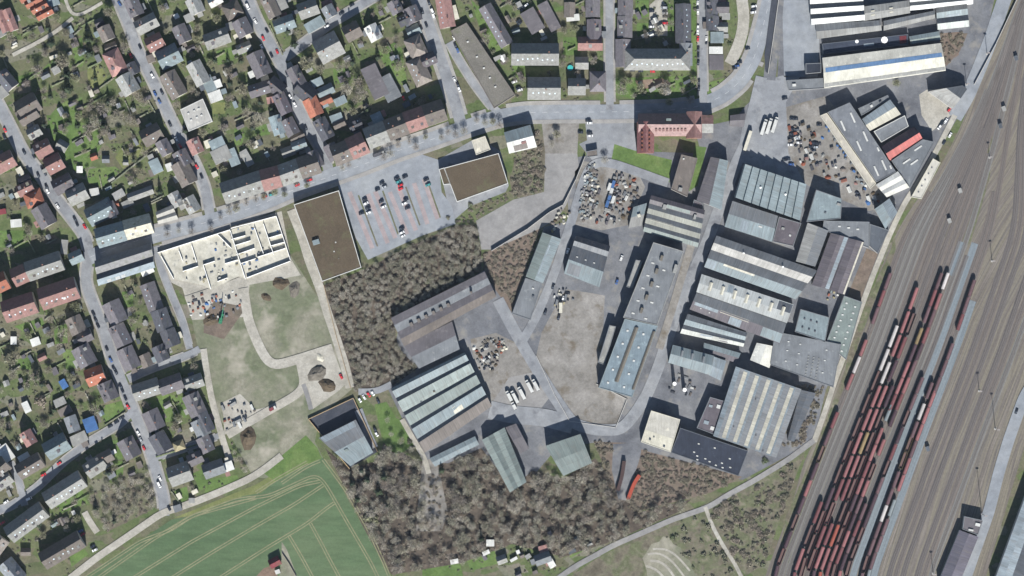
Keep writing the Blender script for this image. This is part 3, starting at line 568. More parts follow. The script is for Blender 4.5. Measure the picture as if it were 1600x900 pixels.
# --- works in the east
hall("sawtooth_hall", "large hall roofed in eight pale sawtooth bays below the scrap yard", T4(3, 1, "1010 385 935 640 1440 820 1490 545"), 9, 8, 1.7, ["t"], saw=0.1, extras=[("vent", "roof_vent", 0.5, 0.33, 0.6, 1.2), ("vent", "roof_vent", 0.45, 0.72, 0.6, 1.2)])
hall("factory_hall", "low pale blue-grey hall directly below the eight-bay sawtooth hall", T4(3, 1, "920 675 1270 790 1225 985 860 870"), 7, 1, 1.2, [("g", "t")], extras=[("patch", "roof_patch", 0.3, 0.45, 0.55, 0.98, "h"), ("box", "skylight", 0.7, 0.6, 3, 1.2, 0.4, "w")])
hall("factory_annex", "mauve-grey flat annex at the right end of the low hall", T4(3, 1, "1282 795 1455 845 1392 1025 1232 988"), 6, 0, None, ["v"], mat="felt", extras=[("box", "roof_hatch", 0.3, 0.4, 2.5, 2, 0.8, "l"), ("box", "roof_hatch", 0.7, 0.6, 1.5, 1.5, 0.6, "w")])
hall("factory_block", "tall teal-grey block with stained flat roof right of the sawtooth hall", Wp("1274 297 1314 311 1312 342 1259 347"), 9, 0, None, ["t"], mat="felt", extras=[("box", "roof_hatch", 0.9, 0.3, 3, 2, 1, "l"), ("box", "roof_hatch", 0.5, 0.7, 1.5, 1.5, 0.6, "d")])
hall("factory_block", "long stained grey flat-roofed block behind the striped bays", Wp("1286 345 1357 347 1356 388 1284 359"), 8, 0, None, ["g"], mat="felt", extras=grid("roof_light", [0.35, 0.55, 0.75], [0.35], 2.2, 1.2, 0.5, "w"))
hall("factory_block", "dark grey flat block touching the boundary lane above brown strip", Wp("1358 350 1388 360 1370 396 1357 384"), 6, 0, None, ["d"], mat="felt")
hall("corner_shed", "small pale blue gabled shed squeezed against the boundary lane", T4(4, 1, "540 655 600 760 510 885 430 735"), 8, 1, 2.0, [("h", "t")])
hall("long_factory_hall", "longest twin-gabled hall with a cream strip across the works", T4(3, 2, "795 45 1575 315 1410 535 700 285"), 8, [1, 1.25], 2.1, [("g", (198, 196, 190)), ("g", "t")], extras=[("patch", "roof_patch", 0.0, 0.1, 0.75, 0.99, "h"), ("patch", "roof_patch", 0.17, 0.5, 0.72, 0.78, "c"), ("vent", "roof_vent", 0.3, 0.22, 0.5, 1.0), ("vent", "roof_vent", 0.7, 0.22, 0.5, 1.0)])  # north slopes darker: shade put into their colour, south slopes toned as sunlit
hall("bay_hall", "narrow grey bay hall left of the striped bays", Wp("1261 349 1243 408 1272 416 1292 361"), 9, 1, 1.6, [("l", "g")])
hall("bay_hall", "grey bay hall with pale blue roof edge, middle of three bays", Wp("1297 365 1268 445 1294 452 1324 372"), 9, 1, 1.6, [("v", "v")], extras=[("patch", "gutter_strip", 0, 1, 0.76, 0.99, "h")])
hall("bay_hall", "mauve bay hall with cream roof edge beside the brown track strip", Wp("1325 373 1296 453 1318 460 1348 379"), 9, 1, 1.5, [("v", "v")], extras=[("patch", "gutter_strip", 0, 1, 0.88, 0.99, "c")])
area("disused_siding", "1354 388 1372 396 1344 470 1324 462", 2.4, "brown_scrub")
hall("monitor_hall", "white-roofed hall with seven dark-fronted roof monitors in a row", T4(3, 2, "680 345 1390 580 1340 720 640 480"), 8, 1, 1.2, [((204, 208, 206), (196, 200, 198))], extras=[("mon", "roof_monitor", u, 0.25, 0.72, 2.6, 1.2, "c") for u in lins(0.12, 0.92, 7)] + [("patch", "roof_patch", 0.85, 1.0, 0.02, 0.48, "d"), ("patch", "roof_patch", 0.3, 0.36, 0.05, 0.45, "h")])
hall("patchwork_hall", "hall roofed in a patchwork of mauve and pale blue sheets", T4(3, 2, "640 490 1335 728 1285 880 588 615"), 7.5, 1, 1.6, [("g", "v")], extras=[("patch", "roof_patch", 0.02, 0.28, 0.5, 0.68, "h"), ("patch", "roof_patch", 0.3, 0.62, 0.45, 0.58, "c"), ("patch", "roof_patch", 0.42, 0.55, 0.6, 0.99, "h"), ("patch", "roof_patch", 0.78, 1.0, 0.52, 0.99, "t"), ("box", "roof_hatch", 0.1, 0.75, 1, 1, 0.5, "w"), ("box", "roof_hatch", 0.2, 0.8, 1, 1, 0.5, "w")])
hall("narrow_hall", "narrow gabled hall with a cream ridge below the patchwork hall", T4(3, 2, "570 655 1030 800 1000 905 515 800"), 7.5, [1, 0.8], 1.4, [("g", "t"), ("g", (205, 208, 200))], extras=[("patch", "roof_patch", 0.3, 0.5, 0.8, 0.99, "h"), ("patch", "roof_patch", 0.6, 0.75, 0.8, 0.99, "v")])
hall("narrow_hall", "short pale blue lean-to hall between narrow hall and white hall", T4(3, 2, "700 880 980 960 950 1030 690 955"), 5, 1, 0.8, [("t", "v")])
hall("boiler_house", "pale blue boiler house with three roof monitors behind two chimneys", T4(3, 3, "455 -5 770 80 740 225 420 130"), 9, 1, 2.2, ["t"], extras=[("mon", "roof_monitor", u, 0.15, 0.5, 1.6, 0.6, "g") for u in (0.25, 0.5, 0.78)])
hall("boiler_annex", "pale blue lower annex at the right of the boiler house", T4(3, 3, "770 85 865 120 825 268 738 228"), 7, 1, 1.0, ["h"])
hall("white_hall", "small bright white gabled hall inside the works", T4(3, 3, "1110 -20 1060 110 1205 170 1255 10"), 6, 1, 1.2, [((240, 240, 232), (240, 238, 226))], mat="felt")
hall("flat_store", "pale blue flat store dotted with small dark vents near boundary", T4(4, 2, "-150 615 75 680 40 870 -195 790"), 7, 0, None, ["t"], mat="felt", extras=grid("roof_vent", [0.2, 0.42, 0.62], [0.35, 0.72], 1.2, 1.2, 0.8, "a"))
hall("skylight_shed", "long grey-green shed with rows of small white rooflights", T4(4, 2, "190 510 330 560 205 1010 50 875"), 6, 0, None, ["e"], mat="felt", extras=[("box", "rooflight", u, v, 1.6, 1.2, 0.4, "w") for i, v in enumerate(lins(0.12, 0.93, 8)) for u in (0.25, 0.72)])
hall("workshop_block", "wide mottled grey flat workshop block with many white roof marks", T4(4, 3, "-350 -110 165 -10 105 325 -385 150"), 7, 0, None, ["g"], mat="felt", extras=grid("roof_vent", [0.22, 0.4, 0.8], [0.2, 0.45, 0.75], 1.4, 0.9, 0.5, "w") + grid("roof_vent", [0.55, 0.63, 0.71], lins(0.45, 0.92, 7), 1.1, 0.8, 0.4, "l"))
strips = [("patch", "rooflight_strip", 0.02, 0.985, (i + 0.72) / 5.6, (i + 1.06) / 5.6, "c") for i in range(5)]
hall("striped_hall", "biggest works hall with five long cream rooflight strips", T4(3, 3, "945 165 770 700 1255 870 1450 340"), 10, [0.72] + [1] * 4 + [0.88], 1.3, [("h", "g")], extras=[("patch", "rooflight_strip", 0.02, 0.985, (0.72 + i - 0.02) / 5.6, (0.72 + i + 0.3) / 5.6, "c") for i in range(5)] + [("box", "roof_vent", random.random(), (0.36 + i) / 5.6, 1.2, 0.8, 0.6, "a") for i in range(1, 5)])
hall("lean_to", "dark narrow lean-to along the right side of striped hall", T4(3, 3, "1455 348 1350 735 1400 745 1565 372"), 5, 1, 0.7, ["d"])
hall("flat_hall", "square cream flat-roofed hall at the works corner", T4(3, 3, "285 505 510 575 435 830 205 750"), 8, 0, None, [(214, 210, 198)], mat="felt", parapet="c", extras=[("patch", "roof_patch", 0.02, 0.98, 0.6, 0.98, "c"), ("box", "roof_vent", 0.25, 0.84, 1.4, 1.2, 0.9, "d"), ("box", "roof_vent", 0.75, 0.9, 1.4, 1.2, 0.9, "d"), ("box", "roof_vent", 0.35, 0.74, 1, 1, 0.8, "l")])
hall("black_roofed_hall", "long black flat-roofed hall beside the cream hall", T4(3, 3, "512 640 1040 820 965 1015 440 832"), 7, 0, None, [(64, 70, 84)], mat="felt", parapet="d", extras=[("box", "rooflight", u, v, 1.6, 1.0, 0.5, "w") for u, v in ((0.3, 0.7), (0.36, 0.8), (0.48, 0.8), (0.55, 0.85), (0.65, 0.9), (0.75, 0.9), (0.32, 0.35), (0.55, 0.3), (0.8, 0.5), (0.38, 0.93), (0.72, 0.75), (0.85, 0.8))])
hall("control_block", "small mauve flat block with blue and white rooflights", T4(3, 3, "745 400 850 430 785 695 640 640"), 8, 0, None, ["v"], mat="felt", extras=[("box", "rooflight", 0.75, 0.2, 3, 3, 0.6, "w"), ("box", "rooflight", 0.25, 0.25, 3, 2, 0.5, "h"), ("box", "rooflight", 0.35, 0.75, 4, 3, 0.5, "h"), ("box", "rooflight", 0.75, 0.85, 3, 3, 0.5, "w")])
hall("spine_building", "tall grey spine building with a row of rooftop plant houses", T4(3, 2, "300 95 535 165 330 740 65 680"), 14, 0, None, ["g"], mat="felt", parapet="l", extras=[("box", "plant_house", 0.42, v, 2.2, 4.6, 2.2, "q") for v in lins(0.16, 0.86, 5)] + [("box", "rooflight", 0.22, v, 2.4, 1.2, 0.4, "w") for v in lins(0.25, 0.92, 5)] + [("box", "rooflight", 0.62, v, 2.4, 1.2, 0.4, "w") for v in lins(0.3, 0.95, 4)] + [("box", "plant_house", 0.93, 0.24, 2.4, 7, 2.5, "l")])
hall("spine_extension", "pale blue extension of the spine building with long brown monitor", T4(3, 2, "78 690 335 745 135 1300 -125 1225"), 12, 0, None, [(142, 158, 167)], mat="felt", parapet="t", extras=[("mon", "roof_monitor", 0.42, 0.08, 0.86, 3.0, 1.6, "q"), ("mon", "roof_monitor", 0.95, 0.08, 0.9, 2.2, 1.4, "q")] + [("box", "rooflight", u, v, 1.6, 1.6, 0.5, "w") for u in (0.2, 0.68) for v in lins(0.15, 0.9, 5)])
hall("spine_annex", "thin grey two-storey strip attached left of spine building", T4(3, 2, "165 230 218 240 140 455 92 440"), 8, 0, None, ["l"], mat="felt")
hall("spine_annex", "thin pale strip attached left of the pale blue extension", T4(2, 3, "1560 -160 1610 -150 1520 150 1470 130"), 7, 0, None, ["l"], mat="felt")
hall("striped_workshop", "workshop with alternating olive and dark roof strips left of street", T4(3, 1, "285 630 700 745 645 1030 225 905"), 8, [0.8, 1, 1, 0.8], 1.6, [("v", "m"), ("g", (158, 160, 150)), ("g", (158, 160, 150)), ("g", "e")], extras=[("patch", "roof_patch", 0.02, 0.5, 0.62, 0.66, "c"), ("box", "plant_house", 0.28, 0.2, 3, 4, 2, "l"), ("box", "plant_house", 0.85, 0.24, 2, 4, 2, "l"), ("patch", "roof_patch", 0.3, 0.75, 0.12, 0.21, "e")])  # dark strips are north slopes with shade put into the colour
hall("workshop_lean_to", "ragged pale lean-to at the left end of striped workshop", T4(3, 1, "150 720 250 690 210 860 110 880"), 5, 1, 0.8, [("t", "l")], extras=[("box", "roof_vent", 0.6, 0.5, 2.5, 2.5, 1.2, "c")])
hall("flat_office", "brown-grey flat office block standing on the grass bank", T4(3, 1, "520 310 645 340 565 640 440 580"), 9, 0, None, ["b"], mat="felt", parapet="b", extras=[("box", "roof_hatch", 0.2, 0.1, 1.2, 1.2, 0.8, "w"), ("box", "plant_house", 0.5, 0.9, 3, 3, 1.5, "l")])
hall("gabled_store", "steep gabled store half grey half pale beside flat office", T4(3, 1, "750 330 640 665 830 740 882 360"), 8, 1, 2.8, [("m", "t")], ov=0.2)  # right slope toned as lit, left one with shade in its colour
hall("cross_store", "low brown cross building closing the gap above the spine street", T4(3, 1, "620 660 690 690 680 770 600 740"), 5, 0, None, ["v"], mat="felt")
# --- north-east
hall("stripe_roofed_hall", "hall with two bright white roof slopes at the top edge", T4(4, 0, "-80 -40 330 -60 345 160 -65 195"), 8, [1.0, 1.0, 1.0], 2.6, [("d", (236, 238, 236))], extras=[], mat="felt")  # white slopes toned as sunlit, grey ones with shade put in
hall("grey_hall", "pale grey hall right of the two white slopes, top edge", T4(4, 0, "335 60 695 10 700 105 345 165"), 7, 1, 1.2, [("l", "l")], extras=grid("rooflight", [0.2, 0.6], [0.4, 0.7], 3, 1, 0.4, "c"))
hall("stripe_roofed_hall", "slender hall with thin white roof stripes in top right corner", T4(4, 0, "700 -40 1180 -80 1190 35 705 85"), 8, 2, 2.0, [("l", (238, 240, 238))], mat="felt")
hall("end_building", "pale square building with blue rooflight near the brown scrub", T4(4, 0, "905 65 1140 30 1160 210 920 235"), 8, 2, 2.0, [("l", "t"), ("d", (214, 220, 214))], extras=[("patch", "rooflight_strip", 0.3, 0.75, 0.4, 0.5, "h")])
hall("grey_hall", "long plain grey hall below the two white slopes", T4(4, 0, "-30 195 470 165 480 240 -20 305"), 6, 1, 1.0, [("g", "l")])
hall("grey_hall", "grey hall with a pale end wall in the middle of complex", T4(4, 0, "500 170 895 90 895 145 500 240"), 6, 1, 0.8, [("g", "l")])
hall("shaded_yard_block", "dark low roof with white tank behind the long white hall", T4(4, 0, "20 345 690 270 690 352 30 425"), 4, 0, None, [(74, 82, 98)], mat="felt", parapet="d", extras=[("patch", "rooflight_strip", 0.48, 0.6, 0.45, 0.68, "h"), ("patch", "roof_patch", 0.9, 0.98, 0.1, 0.8, (120, 60, 66)), ("vent", "roof_tank", 0.72, 0.3, 1.9, 2.5), ("vent", "roof_tank", 0.4, 0.15, 1.0, 2.0)])  # shadow over the yard put in as a dark-coloured low block
hall("small_shed", "pale teal shed roof behind the right end of white hall", T4(4, 0, "700 290 930 250 940 310 712 345"), 5, 1, 0.8, [("t", "e")])
hall("long_white_hall", "very long cream-white hall with blue ridge glazing", T4(4, 0, "20 460 940 345 975 555 35 690"), 9, 1, 2.6, [((232, 229, 216), (236, 233, 218))], mat="felt", extras=[("patch", "ridge_glazing", 0.015, 0.99, 0.34, 0.495, (128, 164, 206)), ("patch", "eaves_strip", 0.0, 1.0, 0.86, 0.985, "l")])
hall("gatehouse", "long low dark roof left of the white hall", T4(3, 0, "1490 500 1610 495 1610 570 1490 580"), 6, 0, None, ["k"], mat="felt")  # added dark block in place of a cast shadow, no building here
hall("gatehouse", "low grey flat roof on the corner beside ramp", T4(3, 0, "1340 630 1680 610 1690 690 1360 710"), 5, 0, None, ["g"], mat="felt", extras=[("box", "roof_box", 0.15, 0.5, 3, 2, 1.2, "w")])
hall("gabled_warehouse", "grey gabled warehouse standing above the pale yard triangle", T4(4, 0, "1030 850 850 720 1110 672 1145 700"), 8, 1, 5.0, [("l", "g")])
hall("skylight_warehouse", "long dark grey warehouse with white rooflight bars, slanting", T4(4, 1, "60 -20 230 -95 590 445 440 525"), 9, 0, None, [(136, 140, 146)], mat="felt", parapet="g", extras=[("box", "rooflight_bar", u, v, 1.3, 9, 0.5, "w") for u, v in ((0.2, 0.22), (0.75, 0.18), (0.75, 0.45), (0.28, 0.52), (0.72, 0.86), (0.28, 0.88))] + [("box", "rooflight_bar", 0.9, 0.66, 1.2, 3.5, 0.5, "w"), ("box", "rooflight_bar", 0.92, 0.92, 1.2, 3.0, 0.5, "w")])
hall("loading_canopy", "thin cream loading canopy along the slanting warehouse", T4(4, 1, "5 5 55 -15 440 535 395 575"), 5, 0, None, [(214, 208, 194)], mat="felt", parapet="c")
hall("white_gabled_hall", "bright white ribbed roof ending the slanting warehouse", T4(4, 1, "440 545 605 445 690 565 520 640"), 9, 2, 1.0, [((240, 240, 234), (238, 236, 226))], mat="felt")
hall("white_workshop", "white and pale blue roof between the slanting warehouses", T4(4, 0, "330 935 545 785 625 895 385 1025"), 8, 1, 1.0, [("h", "c")])
hall("small_workshop", "small grey roof with clutter touching the slanting warehouse top", T4(4, 0, "300 850 530 745 545 778 325 905"), 6, 0, None, ["g"], mat="felt", extras=[("box", "roof_box", 0.4, 0.5, 2, 2, 1, "w"), ("box", "roof_box", 0.7, 0.5, 2, 1, 1, "k")])
hall("grey_workshop", "grey flat roof with white edge above the red-roofed workshop", T4(4, 1, "420 130 660 5 690 90 478 215"), 8, 0, None, ["g"], mat="felt", parapet="w")
hall("red_roofed_workshop", "workshop with a bright red south roof slope", T4(4, 1, "482 250 735 95 800 190 545 355"), 7, 1, 4.6, [((92, 74, 84), (204, 118, 112))])  # dark tone of the north slope is shade put into the colour
hall("flat_warehouse", "dark grey flat warehouse with three slanted white rooflights", T4(4, 1, "558 358 800 192 890 212 700 570"), 8, 0, None, [(130, 135, 140)], mat="felt", parapet="g", extras=[("box", "rooflight_bar", 0.3, 0.35, 7, 1.3, 0.5, "w"), ("box", "rooflight_bar", 0.72, 0.3, 7, 1.3, 0.5, "w"), ("box", "rooflight_bar", 0.42, 0.62, 7, 1.3, 0.5, "w")])
hall("railside_shed", "narrow cream shed right beside the tracks", T4(4, 1, "885 340 942 372 795 655 715 640"), 4, 0, None, [(220, 216, 204)], mat="felt", parapet="c", extras=grid("roof_vent", [0.4], lins(0.2, 0.85, 5), 1, 1, 0.5, "g"))
hall("brick_office", "pink-roofed brick office with dormers along the main road", T4(3, 1, "185 -5 668 -5 668 165 185 165"), 13, 1, 7.0, [((146, 122, 120), (180, 152, 148))], mat="tile", wall="brick", extras=[("box", "dormer", u, 0.75, 1.6, 2.2, 2.0, "p") for u in lins(0.28, 0.75, 9)] + [("box", "roof_lantern", 0.48, 0.28, 4, 2, 2.5, "e")])  # shade put into the north slope's colour, south slope coloured as lit
hall("brick_office_wing", "red brick wing crossing the left end of pink-roofed office", T4(3, 1, "175 60 175 298 302 298 302 60"), 14, 1, 6.5, [((150, 104, 104), (160, 114, 112))], mat="tile", wall="brick", extras=[("box", "dormer", u, v, 1.5, 1.4, 1.8, "s") for u in lins(0.35, 0.9, 5) for v in (0.28, 0.72)])
hall("brick_office_wing", "narrow pink cross-gable at the right end of brick office", T4(3, 1, "560 -20 560 182 675 182 675 -20"), 14, 1, 6.5, [((158, 122, 118), (162, 126, 122))], mat="tile", wall="brick")
hall("brick_office_annex", "low pink and grey annex right of the brick office", T4(3, 1, "678 5 765 5 765 140 678 140"), 8, 1, 3.0, [("p", "l")], mat="tile", wall="brick")
hall("hut", "small brown-grey hut roof between works street and office", T4(3, 1, "905 5 1020 -10 1005 90 900 85"), 4, 1, 1.2, ["m"])
hall("garage_block", "small grey flat garage above the gravel lot", T4(2, 1, "1380 285 1465 268 1470 320 1385 330"), 4, 0, None, ["b"], mat="felt")
# --- retail
hall("supermarket", "big brown gravel-roofed supermarket left of the car park", Wp("460 320 530 298 565 418 504 440"), 7, 0, None, ["n"], mat="gravel", parapet="w", extras=[("box", "roof_plant", 0.18, 0.52, 5.5, 4, 2.2, "t"), ("box", "roof_vent", 0.6, 0.6, 1, 1, 0.6, "w"), ("box", "roof_vent", 0.5, 0.7, 1, 1, 0.6, "w"), ("box", "roof_vent", 0.55, 0.8, 1, 1, 0.6, "q")])
hall("discount_store", "brown gravel-roofed store right of the car park", Wp("694 263 779 240 794 287 714 316"), 6.5, 0, None, ["n"], mat="gravel", parapet="w")
hall("store_wing", "narrow brown roof at left end of discount store", Wp("686 265 694 262.5 704 288 693 289"), 6.5, 0, None, ["n"], mat="gravel", parapet="w")
hall("store_canopy", "dark green entrance canopy strip above the discount store", Wp("714 261 756 242 759 250 716 268"), 4, 0, None, [(70, 92, 100)], mat="felt")
hall("kiosk", "square cream flat kiosk between road and discount store", T4(2, 1, "485 200 590 165 632 270 520 312"), 5, 0, None, [(222, 216, 200)], mat="felt", parapet="c")
hall("street_house", "white building with teal front roof beside the main road", T4(2, 1, "740 140 940 82 990 250 780 300"), 9, 1, 3.0, [("t", "w")], mat="sheet", extras=[("patch", "roof_patch", 0.2, 0.7, 0.72, 0.97, "b"), ("box", "roof_box", 0.6, 0.68, 4, 2, 0.8, "p")])
hall("showroom", "long low grey gravel-roofed showroom slanting beside fourth street", T4(2, 0, "320 245 445 180 825 745 660 850"), 4.5, 0, None, [(140, 136, 128)], mat="gravel", parapet="b", extras=[("box", "roof_vent", 0.5, v, 1.6, 1.2, 0.8, "w") for v in (0.2, 0.4, 0.55, 0.68, 0.8)])
# --- west works
hall("teal_workshop", "pale teal gabled workshop beside the works lane", T4(2, 2, "1040 20 910 360 1040 410 1180 70"), 6, 1, 1.8, [("e", "t")], extras=[("patch", "roof_patch", 0.2, 0.9, 0.55, 0.62, "h")])
hall("grey_workshop", "grey flat workshop just below the teal gabled workshop", T4(2, 2, "905 372 1035 412 945 700 800 650"), 5, 0, None, ["g"], mat="felt", extras=[("box", "roof_vent", 0.75, 0.4, 1.6, 1.6, 1.0, "d"), ("box", "roof_vent", 0.6, 0.2, 1.6, 1, 0.6, "w")])
hall("pale_workshop", "wide pale workshop with dark upper roof strips", T4(2, 2, "1300 45 1562 125 1478 440 1208 335"), 7, [0.55, 1.6], 2.0, [("k", "g"), ("d", "t")], extras=[("box", "roof_vent", u, 0.5, 1.4, 0.8, 0.5, "w") for u in (0.2, 0.45, 0.7)] + [("patch", "roof_patch", 0.05, 0.4, 0.7, 0.97, "g")])  # dark north strips have shade put into the roof colours
hall("old_works", "long grey old works roof with a row of chimneys below wood", Wp("612 497 757 425 775 463 632 540"), 8, [1, 1], 1.0, [("m", "g"), ("m", "b")], mat="felt", extras=[("box", "roof_turret", u, 0.48, 2.5, 3.2, 2.4, "b") for u in lins(0.15, 0.55, 6)] + [("box", "roof_turret", 0.8, 0.45, 1.5, 2, 4.0, "b")])
hall("old_works_wing", "grey lower wing attached below the old works roof", Wp("632 540 706 503 718 545 655 575"), 6, 1, 0.8, [("m", "g")], mat="felt")
hall("bay_works", "five-bay hall of alternating pale and dark strips near lorry park", Wp("612 607 726 551 768 634 664 706"), 7.5, [0.75, 1.15, 1.1, 1.1, 1.1], 2.1, [("t", "t"), ("d", (166, 178, 174)), ("d", "e"), ("d", "t"), ("d", "b")], saw=0.25, extras=[("patch", "roof_patch", 0.55, 0.68, 0.68, 0.78, "c"), ("box", "roof_vent", 0.45, 0.32, 1.4, 1.4, 0.8, "n"), ("box", "roof_vent", 0.25, 0.36, 1.2, 1.2, 0.6, "d")])  # dark strips are steep north faces, their shade put into the colour
hall("low_shed", "narrow teal shed in shadow below the five-bay hall", Wp("672 716 742 682 748 694 680 728"), 4, 1, 0.8, ["t"])
hall("twin_shed", "grey-green twin-gabled shed running into the southern wood", Wp("754 687 797 768 822 752 788 668"), 8, 2, 1.8, [("e", "e")], extras=[])
hall("twin_shed_annex", "narrow grey annex right of the grey-green twin shed", Wp("790 668 806 662 826 700 813 708"), 6, 1, 1.2, ["m"])
hall("pale_depot", "plain grey-green depot with long shadow by the works road", Wp("853 696 906 678 924 722 880 742"), 11, 1, 1.0, [("e", "e")])
hall("walled_depot", "pale blue depot inside a timber-edged dark yard", Wp("500 684 556 656 583 706 548 727"), 7, 1, 1.6, [("g", "t")], extras=[("patch", "roof_patch", 0.02, 0.95, 0.0, 0.16, "h"), ("box", "roof_vent", 0.3, 0.6, 3, 2, 0.8, "e")])
area("depot_yard", "482 655 552 622 590 706 546 732", 3, "dark_ground", True)
# --- right edge
hall("railway_store", "dark mauve gabled railway store near the bottom right corner", T4(4, 4, "1090 540 925 945 1070 985 1232 592"), 7, 1, 1.6, [((112, 110, 122), (120, 116, 128))])
hall("railway_office", "small square grey railway building at the head of the store", T4(4, 4, "1125 430 1270 462 1232 575 1112 530"), 7, 0, None, ["m"], mat="felt", extras=[("box", "roof_box", 0.8, 0.35, 4, 2.5, 1, "w"), ("box", "roof_box", 0.5, 0.85, 4, 1.5, 1, "w")])
hall("goods_hall", "long blue-grey goods hall cut off by the right edge", T4(4, 4, "1655 120 1340 980 1780 1140 2050 270"), 11, [0.5, 1.5], 0.8, [("h", "h"), ("d", "g")])
# --- south side of the main road, left
hall("street_block", "dark twin-gabled block below the main road beside building site", Wp("150 408 237 380 243 418 156 446"), 9, [1.05, 0.9], 3.4, [("d", (150, 150, 150)), ("d", "h")], mat="tile", wall="wall", extras=[("box", "roof_terrace", u, 0.93, 3.5, 2.6, 0.5, "w") for u in (0.2, 0.35, 0.45)])  # dark grey of the north slopes is painted shade beside lit strips
hall("clinic", "white flat-roofed angular building with pale terrace on second street", Wp("283 172 318 155 333 190 296 206"), 7, 0, None, [(200, 198, 192)], mat="felt", parapet="w", extras=[("box", "roof_plant", u, v, 1.5, 1.2, 0.8, "w") for u in (0.25, 0.5, 0.7) for v in (0.3, 0.6)])
hall("church_hall", "stepped light grey roof beside the main road junction", T4(0, 1, "1225 760 1350 705 1395 810 1245 850"), 7, 2, 1.5, [("l", (190, 188, 180))], mat="felt")

